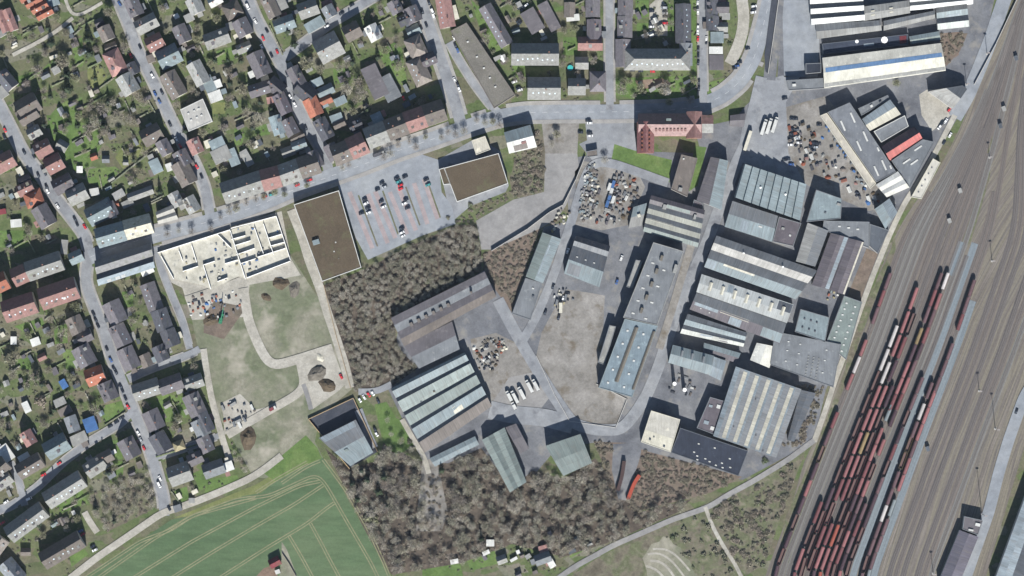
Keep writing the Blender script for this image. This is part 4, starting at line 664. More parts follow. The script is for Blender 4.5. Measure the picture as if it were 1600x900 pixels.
# ------------------------------------------------------------------ houses: x y length width ridge-angle kind colour [eaves]
HOUSES = """
@0,0
225 -25 130 56 27 g o
270 18 130 56 27 g o
315 62 130 56 27 g o
355 110 130 56 27 g o
28 172 170 62 -68 g p
88 160 170 62 -68 g p
20 262 60 45 30 f l 3
60 630 150 105 -50 g a
225 830 170 150 30 g b
20 720 90 70 -55 f l 3
835 265 110 100 -65 g b
780 180 65 60 25 g m 3
905 490 190 130 -65 h p 6
1005 660 150 130 -60 g l
1150 190 170 110 27 g l
1215 335 130 110 27 g p
1325 445 170 150 27 g t
1360 665 200 130 -60 g b
1555 575 180 115 -62 g l
1425 270 135 105 -65 g m
1050 60 140 110 -65 g m
1530 50 120 110 -65 g l
1480 140 70 60 25 f l 3
440 550 60 55 30 f l 3
420 20 90 60 20 f t 3
1040 540 90 80 -60 g a 4
870 370 90 60 20 g b 3
1180 460 60 60 20 f b 3
@1,0
85 10 100 70 28 g w
220 80 130 120 28 h b
300 220 130 120 -62 g m
205 205 70 60 20 f l 3
100 305 190 120 20 g l
310 375 110 70 22 g l 4
430 505 190 130 -65 g m
375 580 50 60 -65 f w 3
468 605 60 50 20 f c 3
35 660 130 80 -65 f t 4
95 660 75 60 20 f w 4
85 755 100 80 20 f w 4
430 700 160 95 18 g m
560 680 130 110 -40 g m
512 785 50 50 10 f p 3
610 815 160 95 -65 g v
515 50 185 100 -65 g b
600 25 110 75 -65 f l 4
625 190 160 105 20 g t
810 75 150 120 20 g l
860 195 150 80 30 f t 4
975 95 90 90 -60 g g
960 30 80 60 25 f p 3
1155 250 125 125 28 g b
1320 260 120 95 -62 g w
970 375 190 190 28 g l 6
720 600 150 95 -62 g m
790 720 150 130 -40 g a
880 645 85 60 25 f t 3
945 710 125 75 25 g t 3
850 840 140 110 -65 g o
945 785 95 65 25 g o 3
930 825 70 40 25 f t 3
1060 790 95 60 25 f t 3
1330 640 260 125 -65 f m 5
1440 690 200 120 -62 f g 5
1490 60 100 90 -62 g m
1560 160 90 80 25 g a
@2,0
25 120 120 110 -65 g m
30 240 100 80 25 g t 3
50 370 160 130 -65 h b
75 560 210 130 -65 h b
150 470 110 90 25 g v
280 100 235 115 -80 g p 6
352 100 110 45 -75 f c 3
675 205 345 100 -60 g m 8
960 165 185 115 -60 f m 4
1090 130 235 85 -62 f m 3
980 430 362 165 0 g l 9
1050 695 250 170 0 g l 8
1305 680 130 125 0 g l 5
1430 60 150 105 90 g m
1440 235 150 105 90 g v
1410 345 185 100 0 g p
1275 140 100 50 5 f w 3
1345 495 95 90 0 g l 3
1470 640 150 120 90 h m
1250 80 110 80 90 g b 3
@3,0
85 60 130 110 90 g m 6
80 215 160 110 90 g m 6
65 420 210 110 90 g m 6
330 470 510 160 0 h l 10
535 190 300 115 90 g a 7
555 430 170 95 90 g g 7
760 60 130 90 90 g a 5
845 60 90 80 0 g m 4
765 185 110 90 90 g a 5
840 215 80 70 0 g l 3
800 295 100 85 0 f t 4
792 395 105 55 0 f w 3
795 490 110 115 0 f m 3
870 130 60 50 0 f l 3
@0,1
230 10 150 90 30 g b
275 135 100 85 28 g l
345 265 125 120 28 g p
430 380 130 130 28 g p
490 240 80 75 -30 g l 3
500 540 150 120 28 g m
610 620 150 130 25 g l
40 370 160 130 28 g p
160 440 65 45 -60 f c 3
270 650 135 120 20 h o
205 575 120 90 25 g p
200 510 90 70 25 g v 3
350 790 165 130 -60 g m
130 845 85 60 5 f w 3
20 755 60 40 10 f r 3
785 760 200 140 28 g t
870 740 110 90 -65 g m
890 780 40 50 20 f w 3
1190 155 155 130 28 g b
1290 255 115 95 -62 g m
1220 400 110 80 -65 f t 4
1330 405 60 60 20 f w 3
1445 455 185 130 -62 g b
1430 340 120 110 -62 g m
1530 245 115 95 -65 g p
1380 660 110 85 -62 g l
1100 615 200 60 20 g l 3
740 600 70 55 10 f w 3
735 325 48 45 20 g o 2.5
830 345 50 50 0 g g 2.5
625 425 45 50 0 f w 2.5
985 370 35 35 0 g l 2.5
900 695 55 45 10 g o 2.5
1000 690 90 50 25 f l 3
930 620 60 90 -60 f l 3
1500 700 120 100 -60 g l
@1,1
570 80 145 90 -72 g t
670 95 130 100 -62 g m
725 170 110 70 25 g b 3
100 225 115 85 25 f t 4
130 310 140 110 25 f l 4
222 330 135 75 -68 f t 4
330 335 130 60 -60 f l 3
30 225 55 60 20 f c 3
740 235 110 75 20 g t 5
655 285 100 70 20 g l 4
932 110 165 105 -62 g a 6
1030 25 95 65 20 f t 3
1050 70 90 60 25 g b 3
1355 40 115 85 -65 f t 4
1360 170 80 50 5 f t 4
1000 290 125 95 -62 g m 6
860 350 130 100 -62 g m 7
1180 80 100 80 25 g a 5
@0,2
600 740 130 120 -65 g b
905 640 170 140 -65 g m
945 820 165 125 -65 g m
1190 520 215 115 -70 g m 5
1270 700 160 125 -70 g a
1335 840 130 115 -68 g a
600 210 100 90 25 g t 6
505 130 110 50 85 f l 3
110 860 45 60 0 f w 3
280 870 60 70 -70 f w 3
430 300 80 50 25 f l 3
1150 310 100 70 25 f w 3
670 830 110 90 25 g m
@0,3
665 80 155 140 -62 g m
625 125 85 35 -65 f c 3
750 235 140 130 20 g o
850 355 140 120 -65 g m
1010 100 170 130 -65 g m
1145 115 95 90 -65 g b 3
1260 60 120 100 -65 g a
1150 340 205 125 18 g l
1340 300 180 120 20 g m
1520 285 140 100 20 g l
1205 580 150 130 -65 g m
1525 460 170 130 -65 g m
1575 640 130 110 -65 g g
1260 755 150 130 -60 g a
1400 780 80 70 20 h y 3
450 785 185 140 30 g t
570 610 120 90 -70 g g
710 615 110 95 -70 f u 4
620 725 130 80 25 f l 4
230 720 110 90 -60 g p
50 840 130 90 -55 f w 4
195 880 90 70 30 f w 3
1015 800 155 130 -62 g m
830 870 110 90 28 g b
500 300 70 50 -60 f u 3
210 480 85 50 -65 f w 3
470 440 90 60 25 f l 3
330 90 60 45 25 g p 2.5
650 40 60 60 25 g m
510 510 100 60 28 f b 3
@1,3
0 600 150 110 -65 g a
10 770 120 100 -65 g m
@0,4
1410 100 170 150 20 g l
30 150 130 110 35 g l
750 40 160 120 33 g l 6
100 860 180 130 -50 g g 5
1500 310 45 40 0 f l 2.5
1390 370 60 50 20 f g 3
205 710 70 50 0 g b 3
@1,4
75 60 160 110 20 g g
180 45 90 70 20 f w 4
-70 -20 110 90 25 g m
@2,4
1045 690 70 60 15 f p 3
1040 760 120 80 20 g g 4
1100 790 90 50 -60 f w 3
630 640 60 50 0 f w 3
720 770 70 60 20 g l 3
350 785 60 35 10 f w 2.5
@1,4
548 790 80 65 28 g r 3
570 865 35 30 20 f w 2.5
"""
def house_meshes(L, Wd, kind, eave):
    rise = 0 if kind == "f" else min(7.5, Wd / 2 * 1.05); ov = 0.45; hl, hw = L / 2, Wd / 2
    if kind == "f":
        m = MB(); m.box(0, 0, 0, L, Wd, eave); w = (m.v, m.f)
        m = MB(); m.box(0, 0, eave + 0.02, L + 0.3, Wd + 0.3, 0.25); r = (m.v, m.f); uv = [(v[0], v[1]) for g in m.f for v in (m.v[i] for i in g)]
        return w, (r[0], r[1], uv), 0
    k = hl if kind == "g" else max(0.6, hl - hw * 0.95); e = 0.3
    v = [(-hl, -hw, 0), (hl, -hw, 0), (hl, hw, 0), (-hl, hw, 0), (-hl, -hw, eave - e), (hl, -hw, eave - e), (hl, hw, eave - e), (-hl, hw, eave - e), (-k, 0, eave + rise - e), (k, 0, eave + rise - e)]
    f = [(3, 2, 1, 0), (0, 1, 5, 4), (2, 3, 7, 6), (1, 2, 6, 9, 5) if kind == "g" else (1, 2, 6, 5), (3, 0, 4, 8, 7) if kind == "g" else (3, 0, 4, 7), (4, 5, 9, 8), (6, 7, 8, 9)]
    if kind != "g": f += [(5, 6, 9), (7, 4, 8)]
    w = (v, f); z0 = eave - ov * rise / hw; a, b = hl + ov, hw + ov; kk = k + (ov if kind == "g" else 0)
    t = [(-a, -b, z0), (a, -b, z0), (a, b, z0), (-a, b, z0), (-kk, 0, eave + rise), (kk, 0, eave + rise)]; n = len(t)
    rv = t + [(x, y, z - 0.22) for x, y, z in t]
    rf = [(0, 1, 5, 4), (2, 3, 4, 5), (0, 6, 7, 1), (2, 8, 9, 3)]
    rf += [(4, 3, 9, 10), (0, 4, 10, 6), (1, 7, 11, 5), (5, 11, 8, 2), (6, 10, 11, 7), (8, 11, 10, 9)] if kind == "g" else [(1, 2, 5), (3, 0, 4), (1, 7, 8, 2), (3, 9, 6, 0), (6, 9, 8, 7)]
    s = math.hypot(1, rise / hw); uv = []
    for g in rf:
        for i in g: x, y, z = rv[i]; uv.append((x, y * s))
    return w, (rv, rf, uv), rise
def nearest_street(x, y):
    best = (1e9, None, 0)
    for nm, (q, w) in ROADS.items():
        if nm in ("works_street",): continue
        d = np.hypot(q[:, 0] - x, q[:, 1] - y); i = int(d.argmin())
        if d[i] < best[0]: best = (d[i], nm, i)
    q = ROADS[best[1]][0]; i = min(max(best[2], 1), len(q) - 2); t = q[i+1] - q[i-1]; s = t[0] * (y - q[i][1]) - t[1] * (x - q[i][0])
    return best[1], s, best[0]
SN = {"west_street": "the westernmost street", "second_street": "the second street from left", "third_street": "the third street from left", "fourth_street": "the fourth street from left", "main_road": "the main road", "fifth_street": "the fifth street from left",
      "sixth_street": "the sixth street from left", "short_street": "the short side streets", "side_street": "the slanting side street"}
def place_key(x, y):
    nm, s, d = nearest_street(x, y)
    hor = nm == "main_road"; sd = ("above" if s > 0 else "below") if hor else ("right of" if s > 0 else "left of")
    return sd + " " + SN[nm], ("left" if hor else "top"), (x if hor else -y)
def house(name, x, y, L, Wd, ang, kind, c, eave, chim=True, extras=True):
    eave += random.uniform(-0.2, 0.25)
    root = empty(name, (x, y, 0), R(ang)); w, r, rise = house_meshes(L, Wd, kind, eave)
    mk("wall", w[0], w[1], MT["wall"], root)
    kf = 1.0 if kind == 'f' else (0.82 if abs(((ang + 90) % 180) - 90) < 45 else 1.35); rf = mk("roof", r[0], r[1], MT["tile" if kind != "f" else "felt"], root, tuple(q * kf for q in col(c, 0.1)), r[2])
    ca, sa = math.cos(R(ang)), math.sin(R(ang))
    occupy([(x + a * (L/2 + 1) * ca - b * (Wd/2 + 1) * sa, y + a * (L/2 + 1) * sa + b * (Wd/2 + 1) * ca) for a, b in ((-1, -1), (1, -1), (1, 1), (-1, 1))])
    if kind != "f" and eave >= 4:
        cx = random.uniform(-0.3, 0.3) * L; cy = random.choice((-1, 1)) * 0.08 * Wd
        m = MB(); m.box(cx, cy, eave + rise * 0.7, 0.8, 0.7, rise * 0.3 + 1.0); m.box(cx, cy, eave + rise + 1.0, 1.0, 0.9, 0.15); m.obj("chimney", MT["chim"], rf)
        n = random.choice((0, 1, 2, 2, 3)) if L < 20 else int(L / 4.5)
        for i in range(n):
            s = random.choice((-1, 1)) if L < 20 else -1; xx = (-0.5 + (i + 0.5) / n) * L * 0.85; fr = random.uniform(0.4, 0.6); yy = s * Wd / 2 * fr; zz = eave + rise * (1 - fr)
            if random.random() < 0.55 or L >= 20:                   # roof window, flat on the slope
                h = 0.6; sl = rise / (Wd / 2); dy = h * 0.7
                v = [(xx + a * 0.5, yy + b * dy, zz - s * b * dy * sl + o_) for o_ in (0.02, 0.14) for a, b in ((-1, -1), (1, -1), (1, 1), (-1, 1))]
                mk("roof_window", v, [(0, 3, 2, 1), (4, 5, 6, 7), (0, 1, 5, 4), (1, 2, 6, 5), (2, 3, 7, 6), (3, 0, 4, 7)], MT["sky_glass"], rf)
            else:                                                    # dormer with its own little roof
                m = MB(); m.box(xx, yy, zz - 0.8, 2.0, 2.2, 2.0); m.box(xx, yy + s * 0.15, zz + 1.2, 2.4, 2.7, 0.25); d = m.obj("dormer", MT["tile"], rf, col(random.choice("mbla"), 0.1))
    if name == "house":
        s = random.choice((-1, 1)); e = random.choice((-1, 1)); al, aw = random.uniform(3, 5.5), random.uniform(2.5, 4.5)
        if random.random() < 0.7:
            ax, ay = (random.uniform(-0.3, 0.3) * L, s * (Wd / 2 + aw / 2)) if random.random() < 0.5 else (e * (L / 2 + al / 2), random.uniform(-0.2, 0.2) * Wd)
            m = MB(); m.box(ax, ay, 0, al - 0.02, aw - 0.02, random.uniform(2.6, 3.1)); m.box(ax, ay, 3.12, al + 0.2, aw + 0.2, 0.2); m.obj("annex", MT["plain"], root, col(random.choice("wlltbgdc"), 0.1))
        if random.random() < 0.75:
            px_, py_ = random.uniform(-0.3, 0.3) * L, -s * (Wd / 2 + 2.0); MB().box(px_, py_, 0.0, random.uniform(3, 7), random.uniform(2.5, 4), 0.1 + 0.02 * random.random()).obj("patio", MT["plain"], root, col(random.choice(("l", "b", "l", "c", "p")), 0.1))
    return root
tile = (0, 0); NH = 0
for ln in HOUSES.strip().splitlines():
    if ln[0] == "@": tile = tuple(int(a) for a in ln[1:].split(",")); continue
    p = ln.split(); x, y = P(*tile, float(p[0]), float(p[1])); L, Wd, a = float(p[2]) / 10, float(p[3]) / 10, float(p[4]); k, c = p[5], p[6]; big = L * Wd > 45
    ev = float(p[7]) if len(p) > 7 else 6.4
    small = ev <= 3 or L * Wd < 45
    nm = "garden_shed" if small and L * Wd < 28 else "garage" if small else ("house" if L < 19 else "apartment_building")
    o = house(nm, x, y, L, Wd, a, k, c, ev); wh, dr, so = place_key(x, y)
    kd = {"g": "gabled", "h": "hip-roofed", "f": "flat-roofed"}[k]
    reg(o, f"{CN[c]} {kd} {nm.replace('_', ' ').replace('garden ', '').replace('apartment building', 'apartment block')}", nm.replace("_", " ").replace("apartment building", "building").replace("garden shed", "shed"), "houses", wh, so, dr,
        {"garden_shed": "garden sheds", "garage": "garages and annexes", "house": "houses of the residential streets", "apartment_building": "apartment blocks"}[nm])
# terraces: ridge end points, width, eaves, colour
TERR = [(1, 1, 150, 615, 455, 515, 165, 8, "l"), (1, 1, 455, 515, 590, 480, 165, 8.5, "p"), (1, 1, 595, 478, 740, 425, 165, 8, "l"), (1, 1, 745, 420, 890, 372, 165, 7.5, "b"), (1, 1, 1010, 325, 1130, 275, 160, 8, "b"), (1, 1, 1135, 270, 1255, 215, 170, 8.5, "p"),
        (1, 1, 1270, 190, 1420, 130, 165, 9, "l"), (1, 1, 1425, 125, 1570, 70, 165, 9, "b"), (1, 1, 1575, 65, 1720, 15, 165, 9, "p"), (1, 1, 1725, 10, 1870, -40, 165, 9, "b"), (0, 2, 770, 65, 980, 5, 150, 8, "t"), (0, 2, 990, 0, 1190, -55, 150, 8, "c"),
        (0, 2, -20, 425, 65, 385, 140, 8, "o"), (0, 2, 115, 375, 215, 330, 140, 8, "p"), (0, 2, 225, 325, 490, 235, 150, 8, "l"), (0, 2, 45, 640, 285, 560, 165, 9, "p"), (0, 2, 330, 540, 610, 445, 170, 9, "p"),
        (0, 4, 375, 310, 650, 135, 140, 6, "l"), (0, 4, 80, 575, 350, 375, 140, 6, "l"), (0, 4, 345, 780, 640, 605, 140, 6, "b"), (0, 4, 155, 90, 330, -15, 120, 6, "b"), (0, 4, -60, 720, 30, 600, 120, 6, "b"), (0, 4, -40, 95, 60, 10, 120, 6, "b")]
for c_, r_, xa, ya, xb, yb, wd, ev, cc in TERR:
    a = Vector(P(c_, r_, xa, ya)); b = Vector(P(c_, r_, xb, yb)); m_ = (a + b) / 2; d = b - a
    o = house("terrace_row", m_.x, m_.y, d.length, wd / 10, math.degrees(math.atan2(d.y, d.x)), "g", cc, ev + 2.2)
    for i in range(max(1, int(d.length / 7))):
        rf = [ch for ch in o.children if ch.name.startswith("roof")][0]; xx = (-0.5 + (i + 0.5) / max(1, int(d.length / 7))) * d.length
        m = MB(); m.box(xx, -wd / 40 - 0.6, ev + 3.4, 1.8, 2.0, 2.4); m.box(xx, -wd / 40 - 0.7, ev + 5.8, 2.1, 2.4, 0.2); m.obj("dormer", MT["tile"], rf, col(random.choice("lbmw"), 0.1))
    wh, dr, so = place_key(m_.x, m_.y); reg(o, f"{CN[cc]} terrace row", "terrace", "terraces", wh, so, dr, "terraced rows")
# swimming pool
pl = empty("swimming_pool", (*P(2, 0, 1255, 530), 0.0)); m = MB(); m.cyl((0, 0, 0), (0, 0, 1.1), 2.3, 2.3, 20); m.obj("pool_wall", MT["plain"], pl, ph(90, 160, 180)); m = MB(); m.cyl((0, 0, 1.1), (0, 0, 1.14), 2.1, 2.1, 20); m.obj("water", MT["plain"], pl, ph(70, 205, 200))
lab(pl, "round turquoise garden pool behind the grey apartment block", "pool")

# ------------------------------------------------------------------ chimneys, masts, walls
for i, (x, y, h) in enumerate([(465, 295, 12), (542, 342, 15)]):
    X, Y = P(3, 3, x, y); t = empty("factory_chimney", (X, Y, 0)); m = MB(); m.cyl((0, 0, 0), (0, 0, h), 1.5, 1.2, 14); m.obj("stack", MT["concrete"], t); m = MB(); m.cyl((0, 0, h), (0, 0, h + 0.5), 1.5, 1.5, 14); m.obj("rim", MT["white"], t)
    lab(t, ["left white-rimmed chimney below the boiler house", "right white-rimmed chimney below the boiler house"][i], "chimney", "boiler chimneys")
for i, (c_, r_, x, y, h) in enumerate([(4, 4, 1270, 415, 27), (4, 4, 890, 880, 13), (4, 3, 1375, 650, 21), (4, 3, 1250, 355, 11), (4, 1, 1330, 330, 9), (4, 0, 1310, 420, 12), (4, 0, 1150, 660, 12), (4, 2, 1350, 240, 12)]):
    X, Y = P(c_, r_, x, y); t = empty("light_mast", (X, Y, 0)); m = MB(); m.cyl((0, 0, 0), (0, 0, h), 0.28, 0.14, 8); m.obj("pole", MT["steel"], t); m = MB(); m.box(0, 0, h, 2.2, 1.0, 0.35); m.obj("lamp_head", MT["steel"], t); m = MB(); m.box(0, 0, 0, 1.6, 1.6, 0.5); m.obj("base", MT["concrete"], t)
    reg(t, "tall thin light mast", "light mast", "masts", "along the railway yard", -Y, "top", "light masts")
for i, (c_, r_, x, y) in enumerate([(4, 1, 1098, 590), (4, 1, 1412, 85), (4, 1, 1015, 825), (4, 0, 1535, 455), (4, 0, 1440, 850), (4, 3, 845, 805)]):
    X, Y = P(c_, r_, x, y); t = empty("signal_hut", (X, Y, 0), R(-70)); m = MB(); m.box(0, 0, 0, 3.5, 2.4, 2.8); m.obj("wall", MT["wall"], t); m = MB(); m.box(0, 0, 2.81, 3.9, 2.8, 0.25); m.obj("roof", MT["felt"], t, col("l" if i % 2 == 0 else "d")); m = MB(); m.box(1.77, 0, 0.1, 0.08, 1, 2.1); m.obj("door", MT["dark"], t)
    reg(t, "small square signal hut", "hut", "signal huts", "among the railway tracks", -Y, "top", "signal huts")
def wall_line(label, s, h, th, mat, tiles=None):
    q = Wp(s) if tiles is None else Tp(*tiles, s); t = None; v = []; f = []; o0 = Vector(q[0])
    m = MB()
    for a, b in zip(q[:-1], q[1:]):
        a = Vector(a) - o0; b = Vector(b) - o0; d = b - a; c = (a + b) / 2; m.box(c.x, c.y, 0, d.length + th * 0.9, th, h, math.atan2(d.y, d.x))
    o = m.obj("boundary_wall", MT[mat], loc=(o0.x, o0.y, 0)); lab(o, label, "wall"); return o
wall_line("dark wall bounding the gravel lot and the storage yard", "914 245 900 280 880 320 858 332 824 358 768 392", 3.0, 0.4, "concrete")
wall_line("timber-topped wall around the dark depot yard", "546 732 482 655 552 622 590 706", 2.2, 0.5, "wood")
wall_line("dark fence beside the maroon hut in the wheat field", "441 864 452 880 463 900", 1.6, 0.3, "dark")
wall_line("low wall edging the tan gravel yard above the road bend", "838 556 866 616 890 658 962 668 980 624 932 600", 0.9, 0.4, "concrete")
wall_line("thin wall along the railway boundary road at upper right", "1588 0 1556 68 1522 132", 2.4, 0.4, "concrete")
wall_line("garden wall running down the old meadow lane", "506 446 524 520 548 606", 1.6, 0.3, "wood")
wall_line("retaining wall beside the dark ramp strip", "1218 -12 1208 60 1200 115", 2.0, 0.4, "concrete")

# ------------------------------------------------------------------ vehicles
def car_proto(name, L, Wd, hb, hc, c0, c1):
    root = empty(name, (0, 0, -500)); n = 0
    prof = [(-L/2, 0.35), (-L/2, hb * 0.75), (-L/2 + 0.25, hb), (L/2 - 0.35, hb * 0.93), (L/2, hb * 0.62), (L/2, 0.35)]
    v = [(x, -Wd/2, z) for x, z in prof] + [(x, Wd/2, z) for x, z in prof]; k = len(prof)
    f = [tuple(range(k)), tuple(reversed(range(k, 2*k)))] + [(i, k + i, k + (i+1) % k, (i+1) % k) for i in range(k)]
    rt = [(c0 + 0.5, hc), (c1 - 0.75, hc)]; n0 = len(v)
    for s in (-1, 1): v += [(c0 + 0.5, s * (Wd/2 - 0.2), hc), (c1 - 0.75, s * (Wd/2 - 0.2), hc), (c1 - 0.8, s * (Wd/2 - 0.2), hc - 0.06), (c0 + 0.5, s * (Wd/2 - 0.2), hc - 0.06)]
    f += [(n0, n0+1, n0+5, n0+4), (n0, n0+3, n0+2, n0+1), (n0+4, n0+5, n0+6, n0+7), (n0+3, n0+7, n0+6, n0+2), (n0, n0+4, n0+7, n0+3), (n0+1, n0+2, n0+6, n0+5)]
    mk("body", v, f, MT["paint"], root)
    m = MB(); z0 = hb * 0.93; zc = hc - 0.04
    g = [(c0, -Wd/2 + 0.08, z0), (c1, -Wd/2 + 0.08, z0), (c1, Wd/2 - 0.08, z0), (c0, Wd/2 - 0.08, z0), (c0 + 0.48, -Wd/2 + 0.22, zc), (c1 - 0.78, -Wd/2 + 0.22, zc), (c1 - 0.78, Wd/2 - 0.22, zc), (c0 + 0.48, Wd/2 - 0.22, zc)]
    mk("windows", g, [(0, 1, 5, 4), (1, 2, 6, 5), (2, 3, 7, 6), (3, 0, 4, 7), (4, 5, 6, 7)], MT["glass"], root)
    wm = MB().cyl((0, -0.11, 0), (0, 0.11, 0), 0.32, 0.32, 10).mesh("wheel", MT["rubber"])
    for sx in (-1, 1):
        for sy in (-1, 1): mo("wheel", wm, root, loc=(sx * L * 0.31, sy * (Wd/2 - 0.08), 0.32))
    return root
CAR = [car_proto("car", 4.4, 1.8, 0.95, 1.45, -1.95, 1.25), car_proto("car", 4.0, 1.75, 1.0, 1.52, -1.9, 1.15), car_proto("van", 5.2, 2.0, 1.1, 2.1, -2.5, 2.1)]
VC = {"k": (38, 42, 52), "w": (238, 238, 236), "r": (205, 52, 58), "b": (60, 92, 148), "l": (176, 180, 184), "t": (70, 150, 150), "y": (205, 180, 70), "g": (96, 100, 106)}
VN = {"k": "dark", "w": "white", "r": "red", "b": "blue", "l": "silver", "t": "turquoise", "y": "yellow", "g": "grey"}
used = set()
def put_car(x, y, c, ang, where, z=0.35, dirn="top", proto=None):
    i = proto if proto is not None else (0 if random.random() < 0.6 else 1); p = CAR[i]
    o = copy_tree(p); o.location = (x, y, z); o.rotation_euler = (0, 0, R(ang)); o.color = (1, 1, 1, 1)
    for ch in o.children:
        if ch.name.startswith("body"): ch.color = (*[min(0.8, lin(q) * 0.75) for q in VC[c]], 1)
    reg(o, f"{VN[c]} {'van' if i == 2 else 'car'}", "van" if i == 2 else "car", "cars", where, -y if dirn == "top" else x, dirn, "cars " + where)
CARS = [("on the westernmost street", -63, "@0,1 40 115 r 35 168 k 190 290 k 265 320 k 330 420 k 352 455 k 300 470 k 365 560 k 432 580 k 372 592 w 450 710 w 585 812 k 603 852 k 662 870 r @0,2 730 650 k 748 700 k 766 745 k @0,3 835 25 k 865 110 b 890 180 k 906 207 k 943 318 k 956 350 k 980 410 k 1000 475 r 1080 680 w 1100 735 l 1125 800 r @0,4 1250 135 w 1243 185 w 1322 372 k"),
        ("on the lower left side streets", 30, "@0,3 912 598 k 862 630 k 952 562 k @0,4 465 18 r 340 110 r 20 485 r 48 322 w 225 297 w 650 572 r 628 548 b 725 668 k 742 697 w"),
        ("on the second street", -63, "@0,0 935 30 b 1022 435 r 1190 590 w 1212 732 b 1246 792 b 1266 722 k 1095 368 k @0,1 1328 70 k 1380 190 w 1410 242 r 1462 240 k 1500 322 k 1537 400 r 1575 478 k 1442 100 k 1510 462 b"),
        ("on the third street", -65, "@1,0 335 50 w 395 165 w 485 240 k 456 298 r 445 366 w 520 432 k 566 405 r 645 580 k 690 590 k 626 652 k 666 752 w 735 760 y 703 815 w @1,1 790 100 k"),
        ("on the slanting side street", 30, "@1,0 1150 40 k 1070 105 k 955 207 w"), ("in the courtyard below the lawns", -62, "@1,0 1440 628 k 1446 660 k 1552 765 r 1485 740 w 1505 700 y"),
        ("on the main road", 20, "@1,1 470 637 r 520 622 t 722 547 r 820 507 r 822 452 r 1335 312 k 1385 298 k 640 522 l 1515 190 k"),
        ("in the supermarket car park", 22, "@1,1 1500 495 k 1565 482 k 1512 520 t 1530 548 r 1532 576 r 1385 532 k 1405 562 l 1350 582 k 1250 660 k 1258 690 w 1275 725 k 1283 762 w 1225 767 k 1380 675 k 1397 716 w 1572 660 k 1562 690 w 1585 725 k 1540 885 k @1,2 1540 18 w 1548 45 w @2,1 145 545 t 130 505 k"),
        ("beside the fourth street", -68, "@2,0 150 20 k 178 88 w 186 122 w 100 90 k 130 195 k 90 215 k 345 278 k 348 298 w 357 355 k 375 392 b 350 622 w 375 660 k 387 697 w"),
        ("between the flat garages at top", 40, "@2,0 858 62 k 885 52 k 910 42 w 880 78 k 850 165 k 862 182 k"), ("below the grey apartment block", 20, "@2,0 820 640 w 850 690 k 862 704 w"),
        ("in the pale parking court", 0, "@3,0 290 88 k 290 185 k 290 210 w 290 236 k 388 40 k 390 62 w 395 105 w 395 130 k 395 182 r 300 560 r 205 556 k 435 550 k 140 550 k"),
        ("on the sixth street", 88, "@3,0 650 25 w 650 55 k 652 90 w 652 215 w 650 250 w 652 302 r 655 385 k 655 432 k 655 490 k 660 640 k 660 690 k 718 305 w 718 328 k"),
        ("on the gravel car park lane", 10, "@3,0 1090 50 w 1090 72 k 1085 97 w 1040 380 k 978 488 k 960 516 b 940 534 k 1330 770 k"), ("on the small car park below main road", 0, "@2,1 1395 42 k 1407 62 w 1335 135 k 1405 140 k 1410 162 w"),
        ("in the scrap yard", 5, "@3,1 1388 110 k 1425 115 g 1385 148 k 1425 160 k 1380 176 k 1432 182 l 1382 202 k 1375 232 w 1442 215 w 1560 220 k 1575 250 l 1540 245 k 1555 275 k 1390 28 k 1330 350 k 1355 345 k 1380 385 b 1415 30 k 1600 75 k"),
        ("beside the triangular pale yard", 55, "@4,1 960 62 k 988 45 w 940 92 w 1022 155 w 975 212 k @4,0 1015 858 r 1045 810 w"), ("beside the walled depot", -60, "@1,3 1212 425 w 1244 402 w 1280 382 r 1312 372 w 1355 436 k 1342 692 w 1330 655 k 1065 242 r"),
        ("inside the works", 70, "@2,2 1235 160 w 1200 530 w 1060 640 k 1165 680 k 1120 440 k @3,2 55 215 w 20 400 b @4,3 1540 512 k")]
for where, ang, s in CARS:
    tk = s.split(); i = 0; tl = (0, 0)
    while i < len(tk):
        if tk[i][0] == "@": tl = tuple(int(a) for a in tk[i][1:].split(",")); i += 1; continue
        x, y = P(*tl, float(tk[i]), float(tk[i+1])); put_car(x, y, tk[i+2], ang + random.choice((0, 180)) + random.uniform(-5, 5), where, 0.36 if "yard" not in where else 0.2, "left" if ("main" in where or "slanting" in where) else "top", 2 if tk[i+2] == "w" and random.random() < 0.25 else None); i += 3
def lorry(x, y, L, ang, c, desc, where, cab=True):
    t = empty("lorry" if cab else "trailer", (x, y, 0.2), R(ang)); m = MB(); m.box(-0.9 if cab else 0, 0, 1.1, L - (2.6 if cab else 0), 2.5, 2.7); m.obj("box_body", MT["plain"], t, col(c, 0.03))
    m = MB(); m.box(0, 0, 0.75, L, 1.2, 0.3); m.obj("chassis", MT["dark"], t)
    if cab:
        m = MB(); m.box(L/2 - 1.05, 0, 0.5, 2.1, 2.4, 2.4, 0, 0.85, 0.95); cb = m.obj("cab", MT["plain"], t, col("w")); m = MB(); m.box(L/2 - 0.1, 0, 1.7, 0.12, 2.0, 0.9); m.obj("windscreen", MT["glass"], cb)
    wm = MB().cyl((0, -0.15, 0), (0, 0.15, 0), 0.5, 0.5, 10).mesh("wheel", MT["rubber"])
    for fx in ((-0.36, -0.26, 0.36) if cab else (-0.36, -0.26)):
        for sy in (-1, 1): mo("wheel", wm, t, loc=(fx * L, sy * 1.1, 0.5))
    reg(t, desc, "lorry" if cab else "trailer", "lorries", where, x, "left", "lorries " + where)
for x, y, L in ((1165, 95, 13), (1205, 88, 13), (1250, 78, 13)): lorry(*P(3, 1, x, y), L, 72, "w", "long white lorry", "parked side by side above the sawtooth hall")
lorry(*P(3, 1, 1040, 200), 16, 72, "c", "cream trailer", "left of the three parked lorries", False)
